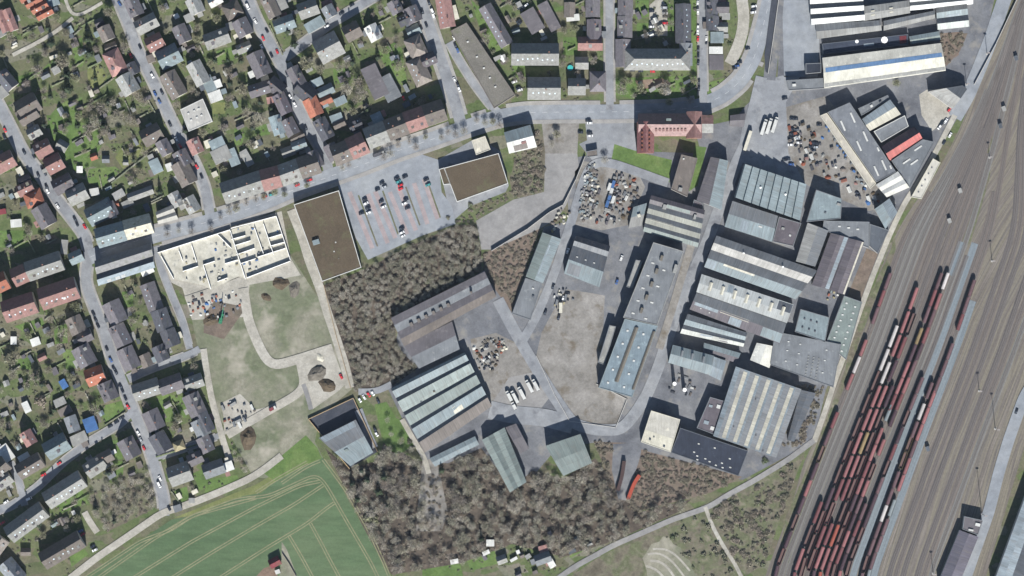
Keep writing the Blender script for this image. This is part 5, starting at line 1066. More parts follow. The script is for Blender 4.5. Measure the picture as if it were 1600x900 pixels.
for x, y, L in ((778, 395, 9), (822, 402, 11), (876, 372, 11), (936, 318, 11), (985, 308, 10), (815, 470, 6.5)): lorry(*P(2, 3, x, y), L, 118, "w", "white lorry", "on the lorry park")
lorry(*P(1, 3, 530, 492), 6, 28, "r", "red tipper lorry", "on the site road through the meadow"); lorry(*P(2, 2, 1180, 605), 8, 90, "c", "white box trailer", "beside the tan gravel yard", False); lorry(*P(1, 1, 1360, 305), 9, 20, "a", "dark lorry", "on the main road")

# ------------------------------------------------------------------ freight wagons
def wagon_protos():
    out = []
    for L in (14.2, 18.6):
        Wd = 2.9
        w = MB().box(0, 0, 1.15, L - 1.2, 2.2, 0.9, 0, 1 / 0.999, 1.3); shell = w
        sh = MB(); n = 0.16; zb, zt = 2.0, 3.7
        for (cx, cy, lx, ly) in ((0, Wd/2 - n/2, L - 1.0, n), (0, -Wd/2 + n/2, L - 1.0, n), (L/2 - 0.5 - n/2, 0, n, Wd - 2*n - 0.01), (-L/2 + 0.5 + n/2, 0, n, Wd - 2*n - 0.01)): sh.box(cx, cy, zb + 0.06, lx, ly, zt - zb)
        body = MB(); body.v = shell.v + sh.v; body.f = shell.f + [tuple(i + len(shell.v) for i in g) for g in sh.f]
        for i in range(int(L / 1.6)):
            for s in (-1, 1): body.box(-L/2 + 1.2 + i * 1.6, s * (Wd/2 + 0.05), 1.9, 0.12, 0.1, 1.7)
        bm_ = body.mesh("body", MT["plain"])
        load = MB().box(0, 0, 2.07, L - 1.4, Wd - 0.4, 0.25).mesh("floor", MT["rust"])
        k = 5; rv = []; rf = []
        for sx in (-1, 1):
            for i in range(k): a = -1 + 2 * i / (k - 1); rv.append((sx * (L/2 - 0.45), a * (Wd/2 - 0.32), 3.72 + 0.4 * (1 - a * a)))
        for i in range(k - 1): rf.append((i, k + i, k + i + 1, i + 1))
        rf += [tuple(reversed(range(k))), tuple(range(k, 2 * k)), (0, k - 1, 2*k - 1, k)]
        rme = bpy.data.meshes.new("roof"); rme.from_pydata(rv, [], rf); rme.materials.append(MT["plain"])
        for p in rme.polygons: pass
        bo = MB(); bo.box(0, 0, 0.55, 2.6, 1.9, 0.45)
        for x in (-0.9, 0.9):
            for s in (-1, 1): bo.cyl((x, s * 0.7, 0.46), (x, s * 0.84, 0.46), 0.46, 0.46, 10)
        bme = bo.mesh("bogie", MT["dark"])
        bu = MB()
        for s in (-1, 1): bu.cyl((0, s * 0.87, 1.05), (0.5, s * 0.87, 1.05), 0.12, 0.22, 8)
        bu.box(-0.05, 0, 0.9, 0.12, 2.3, 0.35); bume = bu.mesh("buffer_beam", MT["dark"])
        out.append((L, bm_, load, rme, bme, bume))
    return out
WP = wagon_protos(); WC = {"R": (138, 86, 88), "P": (168, 112, 112), "M": (122, 94, 98), "W": (226, 218, 214), "O": (186, 100, 82), "G": (150, 158, 160), "Y": (160, 138, 100), "D": (90, 68, 76)}
WN = {"R": "rust-red", "P": "faded pink", "M": "mauve-brown", "W": "white", "O": "bright orange", "G": "grey", "Y": "ochre", "D": "dark maroon"}
def wagon(kind, x, y, ang, c, closed, where, srt):
    L, bme, lme, rme, bog, buf = WP[kind]; t = empty("freight_wagon", (x, y, 0.45), ang); cc = col(WC[c], 0.12)
    mo("body", bme, t, tuple(k * (0.38 if closed else 0.75) for k in cc))  # covered wagons: shade of the sides put into a darker body colour
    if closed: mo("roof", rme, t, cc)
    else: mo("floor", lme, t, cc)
    for s in (-1, 1): mo("bogie", bog, t, loc=(s * (L/2 - 2.6), 0, 0)); mo("buffer_beam", buf, t, loc=(s * (L/2 - 0.5), 0, 0), rz=0 if s > 0 else math.pi)
    reg(t, f"{WN[c]} {'covered' if closed else 'open'} wagon", "wagon", "wagons", where, srt, "top", "freight wagons in the sidings")
TRAINS = [("t0", 0, 14.3, "on the leftmost wagon siding", [(2130, 2545, "MRM", 1), (2650, 3090, "PWPM", .9), (3215, 3480, "RMR", 1), (3480, 4580, "YDRPDRMDPRDP", .5)]), ("t1b", 1, 19.6, "on the second wagon siding", [(3910, 4580, "RDPR", .4)]),
          ("t1a", 1, 19.6, "on the third wagon siding", [(2535, 2860, "WW", 1), (2890, 4580, "DMRDPDR", .35)]), ("t1", 1, 19.6, "on the fourth wagon siding", [(2240, 2740, "PPP", 1), (2820, 2990, "W", 1), (3005, 4580, "PPPPRPRP", .95)]),
          ("t2", 1, 19.6, "on the fifth wagon siding", [(2440, 2985, "DRD", .3), (3005, 4000, "PPYPR", .95), (4080, 4580, "RPD", .8)]), ("t2b", 1, 19.6, "on the sixth wagon siding", [(3005, 4080, "DMRD", .4), (4090, 4580, "OPO", 1)]),
          ("t3", 0, 14.0, "on the seventh wagon siding", [(2130, 2560, "MRMP", 1), (2560, 2690, "Y", 1), (2690, 3160, "DPPR", .7), (3160, 3330, "GG", 1), (3340, 4580, "PPRRPDRORPRM", .9)]), ("t4", 0, 14.0, "on the eighth wagon siding", [(2130, 2290, "W", 1), (2290, 3270, "PMRDMPRD", .8), (3430, 3600, "P", 1), (3620, 4580, "PPMDPRM", .8)]),
          ("t4b", 0, 14.0, "on the ninth wagon siding", [(3930, 4580, "MRMDP", .8)]), ("t5", 0, 14.0, "on the tenth wagon siding", [(2945, 4580, "MMMDRDDMDDRDMR", .45)]), ("t6a", 0, 14.0, "on the eleventh wagon siding", [(2985, 3150, "M", 1), (3150, 3290, "W", 1), (3290, 3400, "M", 1), (3400, 3680, "YY", 0), (3680, 4580, "MMWMMDMM", .9)]),
          ("t6", 0, 14.0, "on the rightmost wagon siding", [(2185, 2575, "MMR", 1), (2680, 3050, "MMM", 1), (3050, 3900, "PPPMPP", 1), (3900, 4050, "GG", 1), (4050, 4580, "MMMGM", 1)])]
for key, kind, pitch, where, runs in TRAINS:
    q = TRK[key][1]; d = np.r_[0, np.cumsum(np.hypot(*np.diff(q, axis=0).T))]; gy = (225 - q[:, 1]) * 10
    for g0, g1, pat, pc in runs:
        s0, s1 = np.interp([g0, g1], gy, d); n = max(1, int(round((s1 - s0) / pitch)))
        for i in range(n):
            s = s0 + pitch * (i + 0.5); x = np.interp(s, d, q[:, 0]); y = np.interp(s, d, q[:, 1]); x2 = np.interp(s + 2, d, q[:, 0]); y2 = np.interp(s + 2, d, q[:, 1])
            if y < -232: continue
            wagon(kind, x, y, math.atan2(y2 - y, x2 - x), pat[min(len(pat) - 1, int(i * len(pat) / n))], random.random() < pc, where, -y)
def old_wagon(c_, r_, pts, c, label):
    q = smooth_line(Tp(c_, r_, pts), 2); o0 = q[0]; t = empty("tank_container_row", (o0[0], o0[1], 0)); n = normals(q)
    for nm, w0, z0, z1, cc in (("body", 1.5, 0.6, 3.2, c), ("roof", 1.3, 3.2, 3.6, c)):
        v = [(*(p - o0 + k * s * w0), z) for z in (z0, z1) for s in (-1, 1) for p, k in zip(q, n)]; k = len(q); f = []
        for i in range(k - 1): f += [(i, i+1, 2*k+i+1, 2*k+i), (k+i, 3*k+i, 3*k+i+1, k+i+1), (2*k+i, 2*k+i+1, 3*k+i+1, 3*k+i)]
        f += [(0, 2*k, 3*k, k), (k-1, 2*k-1, 4*k-1, 3*k-1)]; mk(nm, v, f, MT["plain"], t, col(cc))
    t.name = "disused_wagon"; lab(t, label, "wagon")
old_wagon(3, 4, "195 110 165 150 140 200 105 300", (186, 84, 62), "orange-red curved disused wagon at the yard edge")
old_wagon(3, 4, "75 0 62 100 50 150 25 230", (84, 64, 62), "dark rusty disused wagon left of the orange one")

# ------------------------------------------------------------------ building site
st = empty("building_shell", (*W(350, 395), 0)); sx, sy = W(350, 395)
slab = Wp("246 394 432 337 455 407 386 436 372 432 330 452 318 446 272 436")
me = bpy.data.meshes.new("floor_slab"); bm = bmesh.new(); vs_ = [bm.verts.new((x - sx, y - sy, 0.1)) for x, y in slab]; f = bm.faces.new(vs_); bm.normal_update()
if f.normal.z < 0: f.normal_flip()
ex = bmesh.ops.extrude_face_region(bm, geom=[f]); bmesh.ops.translate(bm, verts=[g for g in ex["geom"] if isinstance(g, bmesh.types.BMVert)], vec=(0, 0, 0.8)); bmesh.ops.triangulate(bm, faces=bm.faces[:]); bm.to_mesh(me); bm.free(); me.materials.append(MT["slab"]); mo("floor_slab", me, st)
m = MB(); ca = R(18)
def site_wall(x0, y0, x1, y1, h=2.6, th=0.4):
    a = Vector(W(x0, y0)); b = Vector(W(x1, y1)); d = b - a; c = (a + b) / 2; MB().box(c.x - sx, c.y - sy, 0.91, d.length, th, h, math.atan2(d.y, d.x)).obj("concrete_wall", MT["white"], st)
for w_ in ["247 395 360 359", "361 357 431 338", "432 338 454 406", "454 408 386 434", "384 436 372 399", "372 399 360 360", "340 366 362 388", "362 374 384 368", "366 384 392 376", "370 398 398 388", "398 356 412 396", "412 350 428 398", "376 412 400 404", "402 402 446 388", "420 372 440 366", "424 384 446 378", "272 436 252 400", "330 452 318 414", "318 414 336 408", "300 384 308 410", "286 424 310 416", "340 440 356 434", "352 412 372 406", "280 392 286 408"]: site_wall(*[float(a) for a in w_.split()])
lab(st, "cream concrete shell of a new building with low walls", "building")
for i in range(46):
    for _ in range(20):
        x, y = random.uniform(262, 445), random.uniform(345, 445); r = raster(slab)
        wx, wy = W(x, y); gi, gj = int(230 - wy) - r[0], int(wx + 410) - r[2]
        if 0 <= gi < r[4].shape[0] and 0 <= gj < r[4].shape[1] and r[4][gi, gj]: break
    cc = random.choice("wwlgdubcy"); o = MB().box(0, 0, 0, random.uniform(0.8, 2.6), random.uniform(0.6, 1.6), random.uniform(0.4, 1.6)).obj("material_stack", MT["plain"], None, col(cc, 0.1), (wx, wy, 0.92)); o.rotation_euler.z = R(18 + random.choice((0, 90)))
    reg(o, f"{CN[cc]} stack of building material", "material stack", "site", "on the concrete shell", wx, "left", "building material stacks")
cr = empty("mobile_crane", (*P(1, 2, 130, 690), 0.2), R(75)); MB().box(0, 0, 0.8, 8, 2.6, 1.4).obj("carrier", MT["plain"], cr, col("i")); MB().box(-0.8, 0, 2.2, 3.2, 2.6, 1.6, 0, 0.8, 0.9).obj("turntable", MT["plain"], cr, col("i")); MB().cyl((0, 0, 3.6), (9, 0, 9), 0.45, 0.3, 6).obj("boom", MT["plain"], cr, col("i"))
for fx in (-3, -1, 1.2, 3):
    for s in (-1, 1): MB().cyl((fx, s * 1.0, 0.55), (fx, s * 1.35, 0.55), 0.55, 0.55, 10).obj("wheel", MT["rubber"], cr)
lab(cr, "green mobile crane among building material below the shell", "crane")

# ------------------------------------------------------------------ stored goods in the yards
def heap_mesh(seed):
    rnd = random.Random(seed); v = [(0, 0, 1.0)]; f = []; k = 9
    for ri, (r, z) in enumerate(((0.35, 0.8), (0.7, 0.4), (1.0, 0.0))):
        for i in range(k): a = 2 * math.pi * i / k; rr = r * rnd.uniform(0.8, 1.2); v.append((rr * math.cos(a), rr * math.sin(a), z * rnd.uniform(0.75, 1.2)))
    for i in range(k):
        j = (i + 1) % k; f.append((0, 1 + i, 1 + j))
        for r in range(2): f.append((1 + r*k + i, 1 + (r+1)*k + i, 1 + (r+1)*k + j, 1 + r*k + j))
    me = bpy.data.meshes.new("heap"); me.from_pydata(v, [], f); me.materials.append(MT["earth"]); return me
HM = [heap_mesh(i) for i in range(4)]
def stack_mesh(kind):
    m = MB()
    if kind == 0:
        for z in range(3): m.box(0, 0, z * 0.62, 2.4, 1.6, 0.5); m.box(0, 0, z * 0.62 + 0.5, 2.5, 0.2, 0.12)
    elif kind == 1:
        for i in range(4): m.cyl((-2, -0.9 + 0.6 * i, 0.3), (2, -0.9 + 0.6 * i, 0.3), 0.3, 0.3, 7)
        for i in range(3): m.cyl((-2, -0.6 + 0.6 * i, 0.8), (2, -0.6 + 0.6 * i, 0.8), 0.3, 0.3, 7)
    else:
        m.box(0, 0, 0.12, 6.0, 2.4, 2.4)
        for i in range(7): m.box(-2.6 + i * 0.87, 0, 0.3, 0.12, 2.5, 2.28)
        for sx_ in (-1, 1):
            for s in (-1, 1): m.box(sx_ * 2.95, s * 1.15, 0, 0.18, 0.18, 2.6)
    return m.mesh(["pallet_stack", "pipe_bundle", "container"][kind], MT["plain"])
SMH = [stack_mesh(i) for i in range(3)]; SNM = ["pallet stack", "pipe bundle", "container"]
def fill(where, poly, n, cols, kinds, ang, sz=(0.8, 1.3), mind=2.4):
    mk_ = mask_of([Wp(poly)]); ys, xs = np.nonzero(mk_); pts = []; tries = 0
    while len(pts) < n and tries < 4000:
        tries += 1; i = random.randrange(len(xs)); x, y = xs[i] - 410 + random.random(), 230 - ys[i] - random.random()
        if any((x - a) ** 2 + (y - b) ** 2 < mind ** 2 for a, b in pts): continue
        pts.append((x, y)); k = random.choice(kinds); c = random.choice(cols); s = random.uniform(*sz)
        if k == 3: o = mo("heap", HM[random.randrange(4)], None, col(c, 0.12), (x, y, 0.1), random.uniform(0, 6), (s * 2.0, s * 1.6, s * 1.3)); nm = "heap"
        else: o = mo(["pallet_stack", "pipe_bundle", "container"][k], SMH[k], None, col(c, 0.12), (x, y, 0.1), R(ang) + random.choice((0, math.pi / 2)) + random.uniform(-0.1, 0.1), s); nm = SNM[k]
        reg(o, f"{CN[c]} {nm}", nm.split()[-1] if nm != "container" else "container", "goods" + where, where, x, "left", "goods " + where)
fill("in the fenced storage yard", "915 262 930 256 938 300 925 345 905 345 908 300", 70, "wlltgcbqm", [0, 0, 3, 1], 70, (0.6, 1.0), 1.9)
fill("in the storage yard", "960 268 1004 285 990 340 940 355 930 345 960 300", 60, "wlbblamgns", [0, 0, 1, 3], 70, (0.7, 1.2), 2.0)
for i, (x, y, c) in enumerate([(1560, 560, "w"), (1575, 600, "w"), (1562, 640, "u"), (1545, 690, "u"), (1590, 540, "u"), (1590, 660, "w")]):
    o = mo("container", SMH[2], None, col(c), (*P(2, 1, x, y), 0.1), R(72), (1.0, 1.0, 1.1)); reg(o, f"{CN[c]} container", "container", "cont", "standing amid the storage yard", x, "left", "containers of the storage yard")
fill("by the works lane corner", "862 342 884 322 892 330 880 356 860 362", 16, "ccynlb", [0, 3], 20, (0.6, 1.0), 1.8)
fill("in the pale scrap yard", "1232 200 1262 190 1300 230 1330 262 1390 316 1362 322 1300 280 1258 262 1236 250", 70, "kawlsbgunpm", [0, 0, 1, 3, 3], 20, (0.7, 1.3), 2.0)
fill("along the cream loading canopy", "1290 198 1294 196 1354 296 1350 299", 14, "uuthg", [0], 60, (0.7, 1.0), 2.5)
fill("below the old works", "738 540 765 528 790 528 792 545 770 580 748 575", 55, "ccnsbqkwl", [0, 3, 3, 1], 30, (0.5, 1.0), 1.7)
fill("beside the works lane", "864 446 882 448 896 470 880 490 866 485", 16, "wckyg", [0, 0, 2], 75, (0.5, 0.9), 2.0)
fill("around the new building shell", "300 462 378 452 384 480 340 500 300 498 290 475", 40, "wwlosubgk", [0, 0, 1, 3], 20, (0.5, 1.0), 2.0)
fill("in the site compound", "350 660 348 632 378 622 402 642 384 660 356 674", 22, "wkglbs", [0, 0, 2], 28, (0.5, 0.9), 2.5)
fill("under the two boiler chimneys", "1042 590 1065 580 1088 600 1080 620 1045 612", 14, "wlgbk", [0, 1], 70, (0.6, 0.9), 2.0)
fill("next to the blue boundary shed", "1290 455 1312 452 1308 475 1294 478", 8, "oywtk", [0], 70, (0.6, 0.9), 1.8)
for i, (c_, r_, x, y, s, c) in enumerate([(1, 2, 590, 415, 7, "n"), (1, 2, 700, 460, 6, "q"), (1, 2, 480, 520, 4, "n"), (1, 3, 880, 215, 8, "q"), (1, 3, 900, 90, 4, "c"), (1, 2, 50, 700, 6, "n"), (1, 3, 340, 720, 9, "n"), (1, 3, 960, 310, 7, "n")]):
    o = mo("earth_heap", HM[i % 4], None, col(c), (*P(c_, r_, x, y), 0.05), i * 1.3, (s, s * 0.7, s * 0.38)); reg(o, "bare earth heap", "earth heap", "heaps", "on the building site meadow", P(c_, r_, x, y)[0], "left", "earth heaps")

# ------------------------------------------------------------------ trees and shrubs
def twig_crown(seed, n=230, flat=0.5, wd=0.02, ln=(0.25, 0.7)):
    rnd = np.random.RandomState(seed); v = []; f = []
    d = rnd.normal(size=(n, 3)); d[:, 2] = np.abs(d[:, 2]) * 0.9 - 0.15; d /= np.linalg.norm(d, axis=1)[:, None]
    lob = rnd.normal(size=(6, 3)); lob[:, 2] = np.abs(lob[:, 2]); lob /= np.linalg.norm(lob, axis=1)[:, None]
    rr = 0.72 + 0.28 * np.clip((d @ lob.T).max(1), 0, 1) ** 3; r = rr * rnd.uniform(0.05, 1.0, n) ** 0.5
    for i in range(n):
        p = d[i] * r[i] * (1, 1, flat); t = d[i] * 0.5 + rnd.normal(size=3) * 0.6; t /= np.linalg.norm(t); L = rnd.uniform(*ln); q = p + t * L * 0.5; p = p - t * L * 0.5
        s = np.cross(t, rnd.normal(size=3)); s /= np.linalg.norm(s) + 1e-6; w = wd * rnd.uniform(0.7, 1.5); k = len(v); v += [tuple(p - s * w), tuple(p + s * w), tuple(q)]; f.append((k, k+1, k+2))
    return v, f
def leaf_crown(seed, n=420, flat=0.8, size=0.11, cone=False):
    rnd = np.random.RandomState(seed); v = []; f = []
    for i in range(n):
        if cone:
            h = rnd.uniform(0, 1) ** 1.5; a = rnd.uniform(0, 2 * math.pi); rad = (1 - h) * (0.55 + 0.45 * rnd.uniform(0, 1)) * (0.85 + 0.25 * math.sin(5 * a + seed)); p = np.array([rad * math.cos(a), rad * math.sin(a), h * 2.6]); nrm = np.array([math.cos(a), math.sin(a), 0.9]) + rnd.normal(size=3) * 0.4
        else:
            d = rnd.normal(size=3); d[2] = abs(d[2]) - 0.1; d /= np.linalg.norm(d); a = math.atan2(d[1], d[0]); lob = 0.8 + 0.2 * math.sin(3 * a + seed) + 0.12 * math.sin(7 * a + 2 * seed); p = d * lob * rnd.uniform(0.5, 1) ** 0.4 * (1, 1, flat); nrm = d + rnd.normal(size=3) * 0.6
        nrm /= np.linalg.norm(nrm); s = np.cross(nrm, rnd.normal(size=3)); s /= np.linalg.norm(s) + 1e-6; u = np.cross(nrm, s); z = size * rnd.uniform(0.6, 1.4); k = len(v)
        v += [tuple(p - s * z), tuple(p + u * z * 0.7), tuple(p + s * z), tuple(p - u * z * 0.7)]; f.append((k, k+1, k+2, k+3))
    return v, f
def pm(name, vf, mat): me = bpy.data.meshes.new(name); me.from_pydata(vf[0], [], vf[1]); me.materials.append(MT[mat]); return me
def trunk_mesh(seed, h=1.0):
    rnd = random.Random(seed); m = MB(); m.cyl((0, 0, -1.3), (0, 0, 0.0), 0.06, 0.042, 6)
    for i in range(6):
        a = i * 1.05 + rnd.uniform(-0.3, 0.3); e = rnd.uniform(0.4, 0.75); p = (0.35 * math.cos(a), 0.35 * math.sin(a), 0.2 + e * 0.3); m.cyl((0, 0, -0.35 + 0.06 * i), p, 0.03, 0.018, 5); m.cyl(p, (0.7 * math.cos(a + 0.3), 0.7 * math.sin(a + 0.3), 0.35 + e * 0.5), 0.018, 0.008, 4)
    return m.mesh("trunk", MT["bark"])
TWV = [twig_crown(i) for i in range(6)]; TW = [pm("crown", x, "twig") for x in TWV]; BD = [pm("crown", twig_crown(20 + i, 380, wd=0.03), "bud") for i in range(3)]; SCV = [twig_crown(40 + i, 240, 0.7, 0.05) for i in range(4)]
CF = [pm("crown", leaf_crown(i, 460, cone=True, size=0.13), "conifer") for i in range(4)]; BS = [pm("bush", leaf_crown(60 + i, 230, 0.75, 0.14), "bush") for i in range(5)]
TKM = [trunk_mesh(i) for i in range(3)]
cone_tr = MB().cyl((0, 0, -0.5), (0, 0, 2.2), 0.07, 0.02, 6).mesh("trunk", MT["bark"])
def tree(name, x, y, r, crown, label, cat, group, h=None, sortreg=None):
    z = (h if h else r * 1.15); t = empty(name, (x, y, z), random.uniform(0, 6.28)); s = (r, r * random.uniform(0.88, 1.1), r * random.uniform(0.9, 1.15))
    mo("crown", crown, t, sc=s)
    if name == "conifer": mo("trunk", cone_tr, t, sc=s)
    else: mo("trunk", random.choice(TKM), t, sc=(r, r, z / 1.3))
    if sortreg: reg(t, *sortreg)
    else: lab(t, label, cat, group)
    return t
def sample(mask, spacing, jitter=0.5, avoid=1):
    out = []; n = int(820 / spacing)
    for j in range(int(460 / spacing)):
        for i in range(n):
            gx = (i + random.uniform(-1, 1) * jitter * 1.7) * spacing; gy = (j + random.uniform(-1, 1) * jitter * 1.7) * spacing; a, b = int(gy), int(gx)
            if 0 <= a < 460 and 0 <= b < 820 and mask[a, b] and (avoid < 0 or free(gx - 410, 230 - gy, avoid)): out.append((gx - 410, 230 - gy))
    return out
wood = []
for key, sp, rr, lbl in (("w1", 3.1, (1.2, 2.9), "bare grey-brown tree in the wood below the car park"), ("w3", 4.6, (1.8, 4.6), "bare grey-brown tree in the southern wood"), ("w5", 6.0, (2.2, 3.6), "bare tree in the copse beside the wheat field"), ("w8", 5.0, (2.0, 3.2), "bare tree in the small grey thicket by the lane"), ("w7", 8, (2.2, 3.4), "bare tree beside the five-bay hall")):
    for x, y in sample(mask_of([Wp(WOODS[key])]), sp, 0.42, 1):
        if key == "w3" and -68 < x < -48 and y < -130 and random.random() < 0.8: continue
        if key == "w3" and math.sin(x * 0.21 + 1.3 * math.sin(y * 0.13)) + math.sin(y * 0.27 + x * 0.05) > 1.05: continue
        wood.append((random.uniform(*rr), x, y, lbl))
GZ = [Wp("0 0 692 0 702 175 330 325 140 385 0 400"), Wp("0 400 128 400 235 700 245 740 140 760 120 900 0 900"), Wp("152 446 240 424 300 560 370 690 380 745 270 790 205 600"), Wp("720 0 1186 0 1130 145 960 160 800 165"), Wp("640 900 700 878 780 852 850 830 950 850 885 900")]
gm = mask_of(GZ); garden = []
for x, y in sample(gm, 13.0, 0.5, 2): garden.append((random.uniform(2.2, 4.2), x, y, "bare garden tree among the houses"))
for px_, py_ in [(945, 250), (870, 210), (862, 225), (1045, 160), (1078, 158), (990, 150), (820, 205), (770, 190), (725, 205), (690, 215), (650, 230), (610, 240), (1400, 130), (385, 318), (400, 312), (370, 325), (345, 340), (430, 300), (575, 230), (590, 228), (560, 245), (535, 262), (545, 258), (600, 246), (622, 226), (640, 222), (665, 214), (700, 206), (712, 210), (745, 188), (758, 192), (780, 196), (412, 308), (445, 304), (462, 286), (480, 290), (358, 330), (330, 358), (300, 362), (280, 360), (262, 366)]: garden.append((random.uniform(2.4, 4.0), *W(px_, py_), "bare roadside tree along the main road"))
for px_, py_ in [(160, 170), (176, 160), (150, 190), (140, 202), (165, 205), (186, 180), (202, 186), (226, 160), (214, 150), (100, 96), (60, 112), (40, 70), (18, 60), (172, 20), (160, 42), (186, 60), (196, 76), (284, 92), (292, 112), (300, 62), (380, 140), (386, 176), (402, 190), (350, 206), (392, 226), (560, 130), (566, 146), (542, 140), (582, 142), (602, 80), (626, 102), (592, 150), (422, 160), (930, 140), (946, 122), (120, 690), (108, 702), (56, 590), (22, 560), (150, 640), (110, 720), (300, 660), (290, 700), (255, 650), (35, 630), (760, 60), (745, 90), (1000, 138), (1040, 140), (970, 140), (480, 100), (500, 110), (470, 130), (20, 480), (120, 480), (100, 520), (100, 440), (60, 470)]:
    x, y = W(px_, py_)
    if free(x, y, 2): garden.append((random.uniform(4.0, 6.4), x, y, ""))
allb = sorted(wood, reverse=True); keep = max(60, 330 - len(garden))
for r, x, y, l in garden:
    bud = random.random() < 0.3; wh, dr, so = place_key(x, y); sz = "large" if r > 3.5 else "mid-sized" if r > 2.8 else "small"
    tree("bare_tree", x, y, r, random.choice(BD if bud else TW), "", "tree", "", None, (f"{sz} {'budding olive' if bud else 'bare grey-brown'} tree", "tree", "gtrees", wh, so, dr, "garden and roadside trees"))
for r, x, y, l in allb[:max(0, keep)]: tree("bare_tree", x, y, r, random.choice(TW), l, "tree", "trees of the woods", r * 1.4)
def scatter(name, items, bases, mat, label, cat):
    vv = []; ff = []; n = 0
    BA = [(np.array(b[0]), np.array(b[1])) for b in bases]
    for r, x, y, z in items:
        b, fc = BA[random.randrange(len(BA))]; a = random.uniform(0, 6.28); ca, sa = math.cos(a), math.sin(a); p = b * r; q = np.c_[p[:, 0] * ca - p[:, 1] * sa + x, p[:, 0] * sa + p[:, 1] * ca + y, p[:, 2] + z]; vv.append(q); ff.append(fc + n); n += len(q)
    if not vv: return
    V = np.concatenate(vv); F = np.concatenate(ff); me = bpy.data.meshes.new(name); k = F.shape[1]
    me.vertices.add(len(V)); me.vertices.foreach_set("co", V.astype(np.float32).ravel()); me.loops.add(F.size); me.loops.foreach_set("vertex_index", F.astype(np.int32).ravel())
    me.polygons.add(len(F)); me.polygons.foreach_set("loop_start", np.arange(0, F.size, k, dtype=np.int32)); me.update(calc_edges=True); me.validate(); me.materials.append(MT[mat])
    o = mo(name, me); o["kind"] = "stuff"; o["label"] = label; o["category"] = cat; return o
scatter("woodland", [(r, x, y, r * 1.3) for r, x, y, l in allb[max(0, keep):]], TWV, "twig", "mass of smaller bare trees filling the woods", "woodland")
und = [(random.uniform(0.9, 1.8), x, y, 0.3) for x, y in sample(mask_of([Wp(WOODS[k]) for k in ("w1", "w3", "w5", "w8")]), 4.2, 0.5, 1)]
und += [(random.uniform(0.9, 2.2), x, y, 0.4) for x, y in sample(mask_of([Wp(WOODS[k]) for k in ("w2", "w6", "w9")]), 2.7, 0.5, 1)]
und += [(random.uniform(0.7, 1.6), x, y, 0.3) for x, y in sample(mask_of([Wp("880 255 905 245 860 340 842 352"), Wp("1245 600 1290 600 1262 690 1230 700 1215 690"), Wp("700 340 740 318 800 298 808 308 745 345 712 352"), Wp("846 190 870 188 870 290 850 290")]), 3.0, 0.5, 1)]
und += [(random.choice((0.8, 1.3, 2.0, 2.8)), x, y, 0.3) for x, y in sample(mask_of([Wp(WOODS["w4"])]), 3.6, 0.5, 1) if math.sin(x * 0.3) + math.sin(y * 0.23 + x * 0.1) > -0.5]
und += [(random.choice((0.8, 1.3, 2.0, 2.8)), x, y, 0.3) for x, y in sample(mask_of([Wp("798 192 900 190 880 300 802 312"), Wp("452 328 462 323 506 442 498 450"), Wp("1240 600 1285 610 1262 690 1235 700")]), 3.0, 0.5, 1)]
scatter("undergrowth", und, SCV, "scrub", "brown undergrowth and scrub below the trees", "undergrowth")
zs = mask_of([Wp(WOODS["w4"]), Wp("1030 830 1095 800 1150 895 1090 905 1060 860"), Wp("798 192 846 190 852 300 802 312")])
grn = [(random.choice((0.5, 0.8, 1.2, 2.0, 2.6)), x, y, 0.2) for x, y in sample(zs, 4.2, 0.5, 1) if random.random() < 0.55]
grn += [(random.uniform(0.5, 1.2), x, y, 0.15) for x, y in sample(gm, 5.2, 0.5, 0) if random.random() < 0.6]
BSV = [leaf_crown(80 + i, 110, 0.75, 0.2) for i in range(4)]
scatter("garden_shrubs", grn, BSV, "bush", "low green shrubs scattered through gardens and scrub", "shrubs")
nb = 0
for x, y in sample(gm, 8.6, 0.5, 1):
    if nb >= 190: break
    if random.random() < 0.62: continue
    nb += 1; sz = random.uniform(1.0, 2.2); o = mo("bush", random.choice(BS), None, None, (x, y, 0.1), random.uniform(0, 6), sz); wh, dr, so = place_key(x, y); reg(o, ("broad" if sz > 1.75 else "medium" if sz > 1.35 else "small") + " rounded green bush", "bush", "gbush", wh, so, dr, "garden bushes")
for px_, py_ in [(838, 280), (832, 300), (735, 320), (700, 340), (745, 395), (742, 410), (1005, 145), (1075, 150), (668, 440), (1090, 750), (1110, 755), (1130, 752), (735, 60), (770, 80), (1250, 650), (1195, 720), (645, 700), (640, 690)]:
    o = mo("bush", random.choice(BS), None, None, (*W(px_, py_), 0.1), random.uniform(0, 6), random.uniform(2.0, 3.4)); reg(o, "large green bush", "bush", "lbush", "at the edges of the works and woods", px_, "left", "large bushes")
con = [(random.uniform(5, 690), random.uniform(5, 320), random.uniform(1.8, 3.0)) for _ in range(60)] + [(random.uniform(5, 230), random.uniform(400, 860), random.uniform(1.8, 3.0)) for _ in range(24)] + [(138, 62, 4.5), (140, 84, 4.5), (80, 68, 4), (104, 118, 4.5), (106, 140, 4.5), (170, 160, 3.5), (108, 192, 3), (162, 198, 4), (158, 188, 4), (58, 588, 4.2), (66, 600, 3.5), (14, 672, 3.2), (170, 738, 4), (60, 820, 3.2), (150, 795, 3), (450, 50, 3.5), (460, 70, 3.5), (550, 98, 3.5), (590, 90, 3), (85, 640, 3), (565, 735, 4), (575, 750, 4.5), (550, 755, 3.5), (600, 745, 4), (605, 790, 3.5), (592, 768, 4), (560, 780, 3.5), (752, 842, 3), (1000, 105, 2.5), (1035, 105, 2.5), (760, 20, 3), (780, 40, 3), (690, 735, 3), (395, 200, 3), (425, 170, 3), (620, 95, 3), (210, 250, 3), (250, 300, 3), (290, 205, 3)]
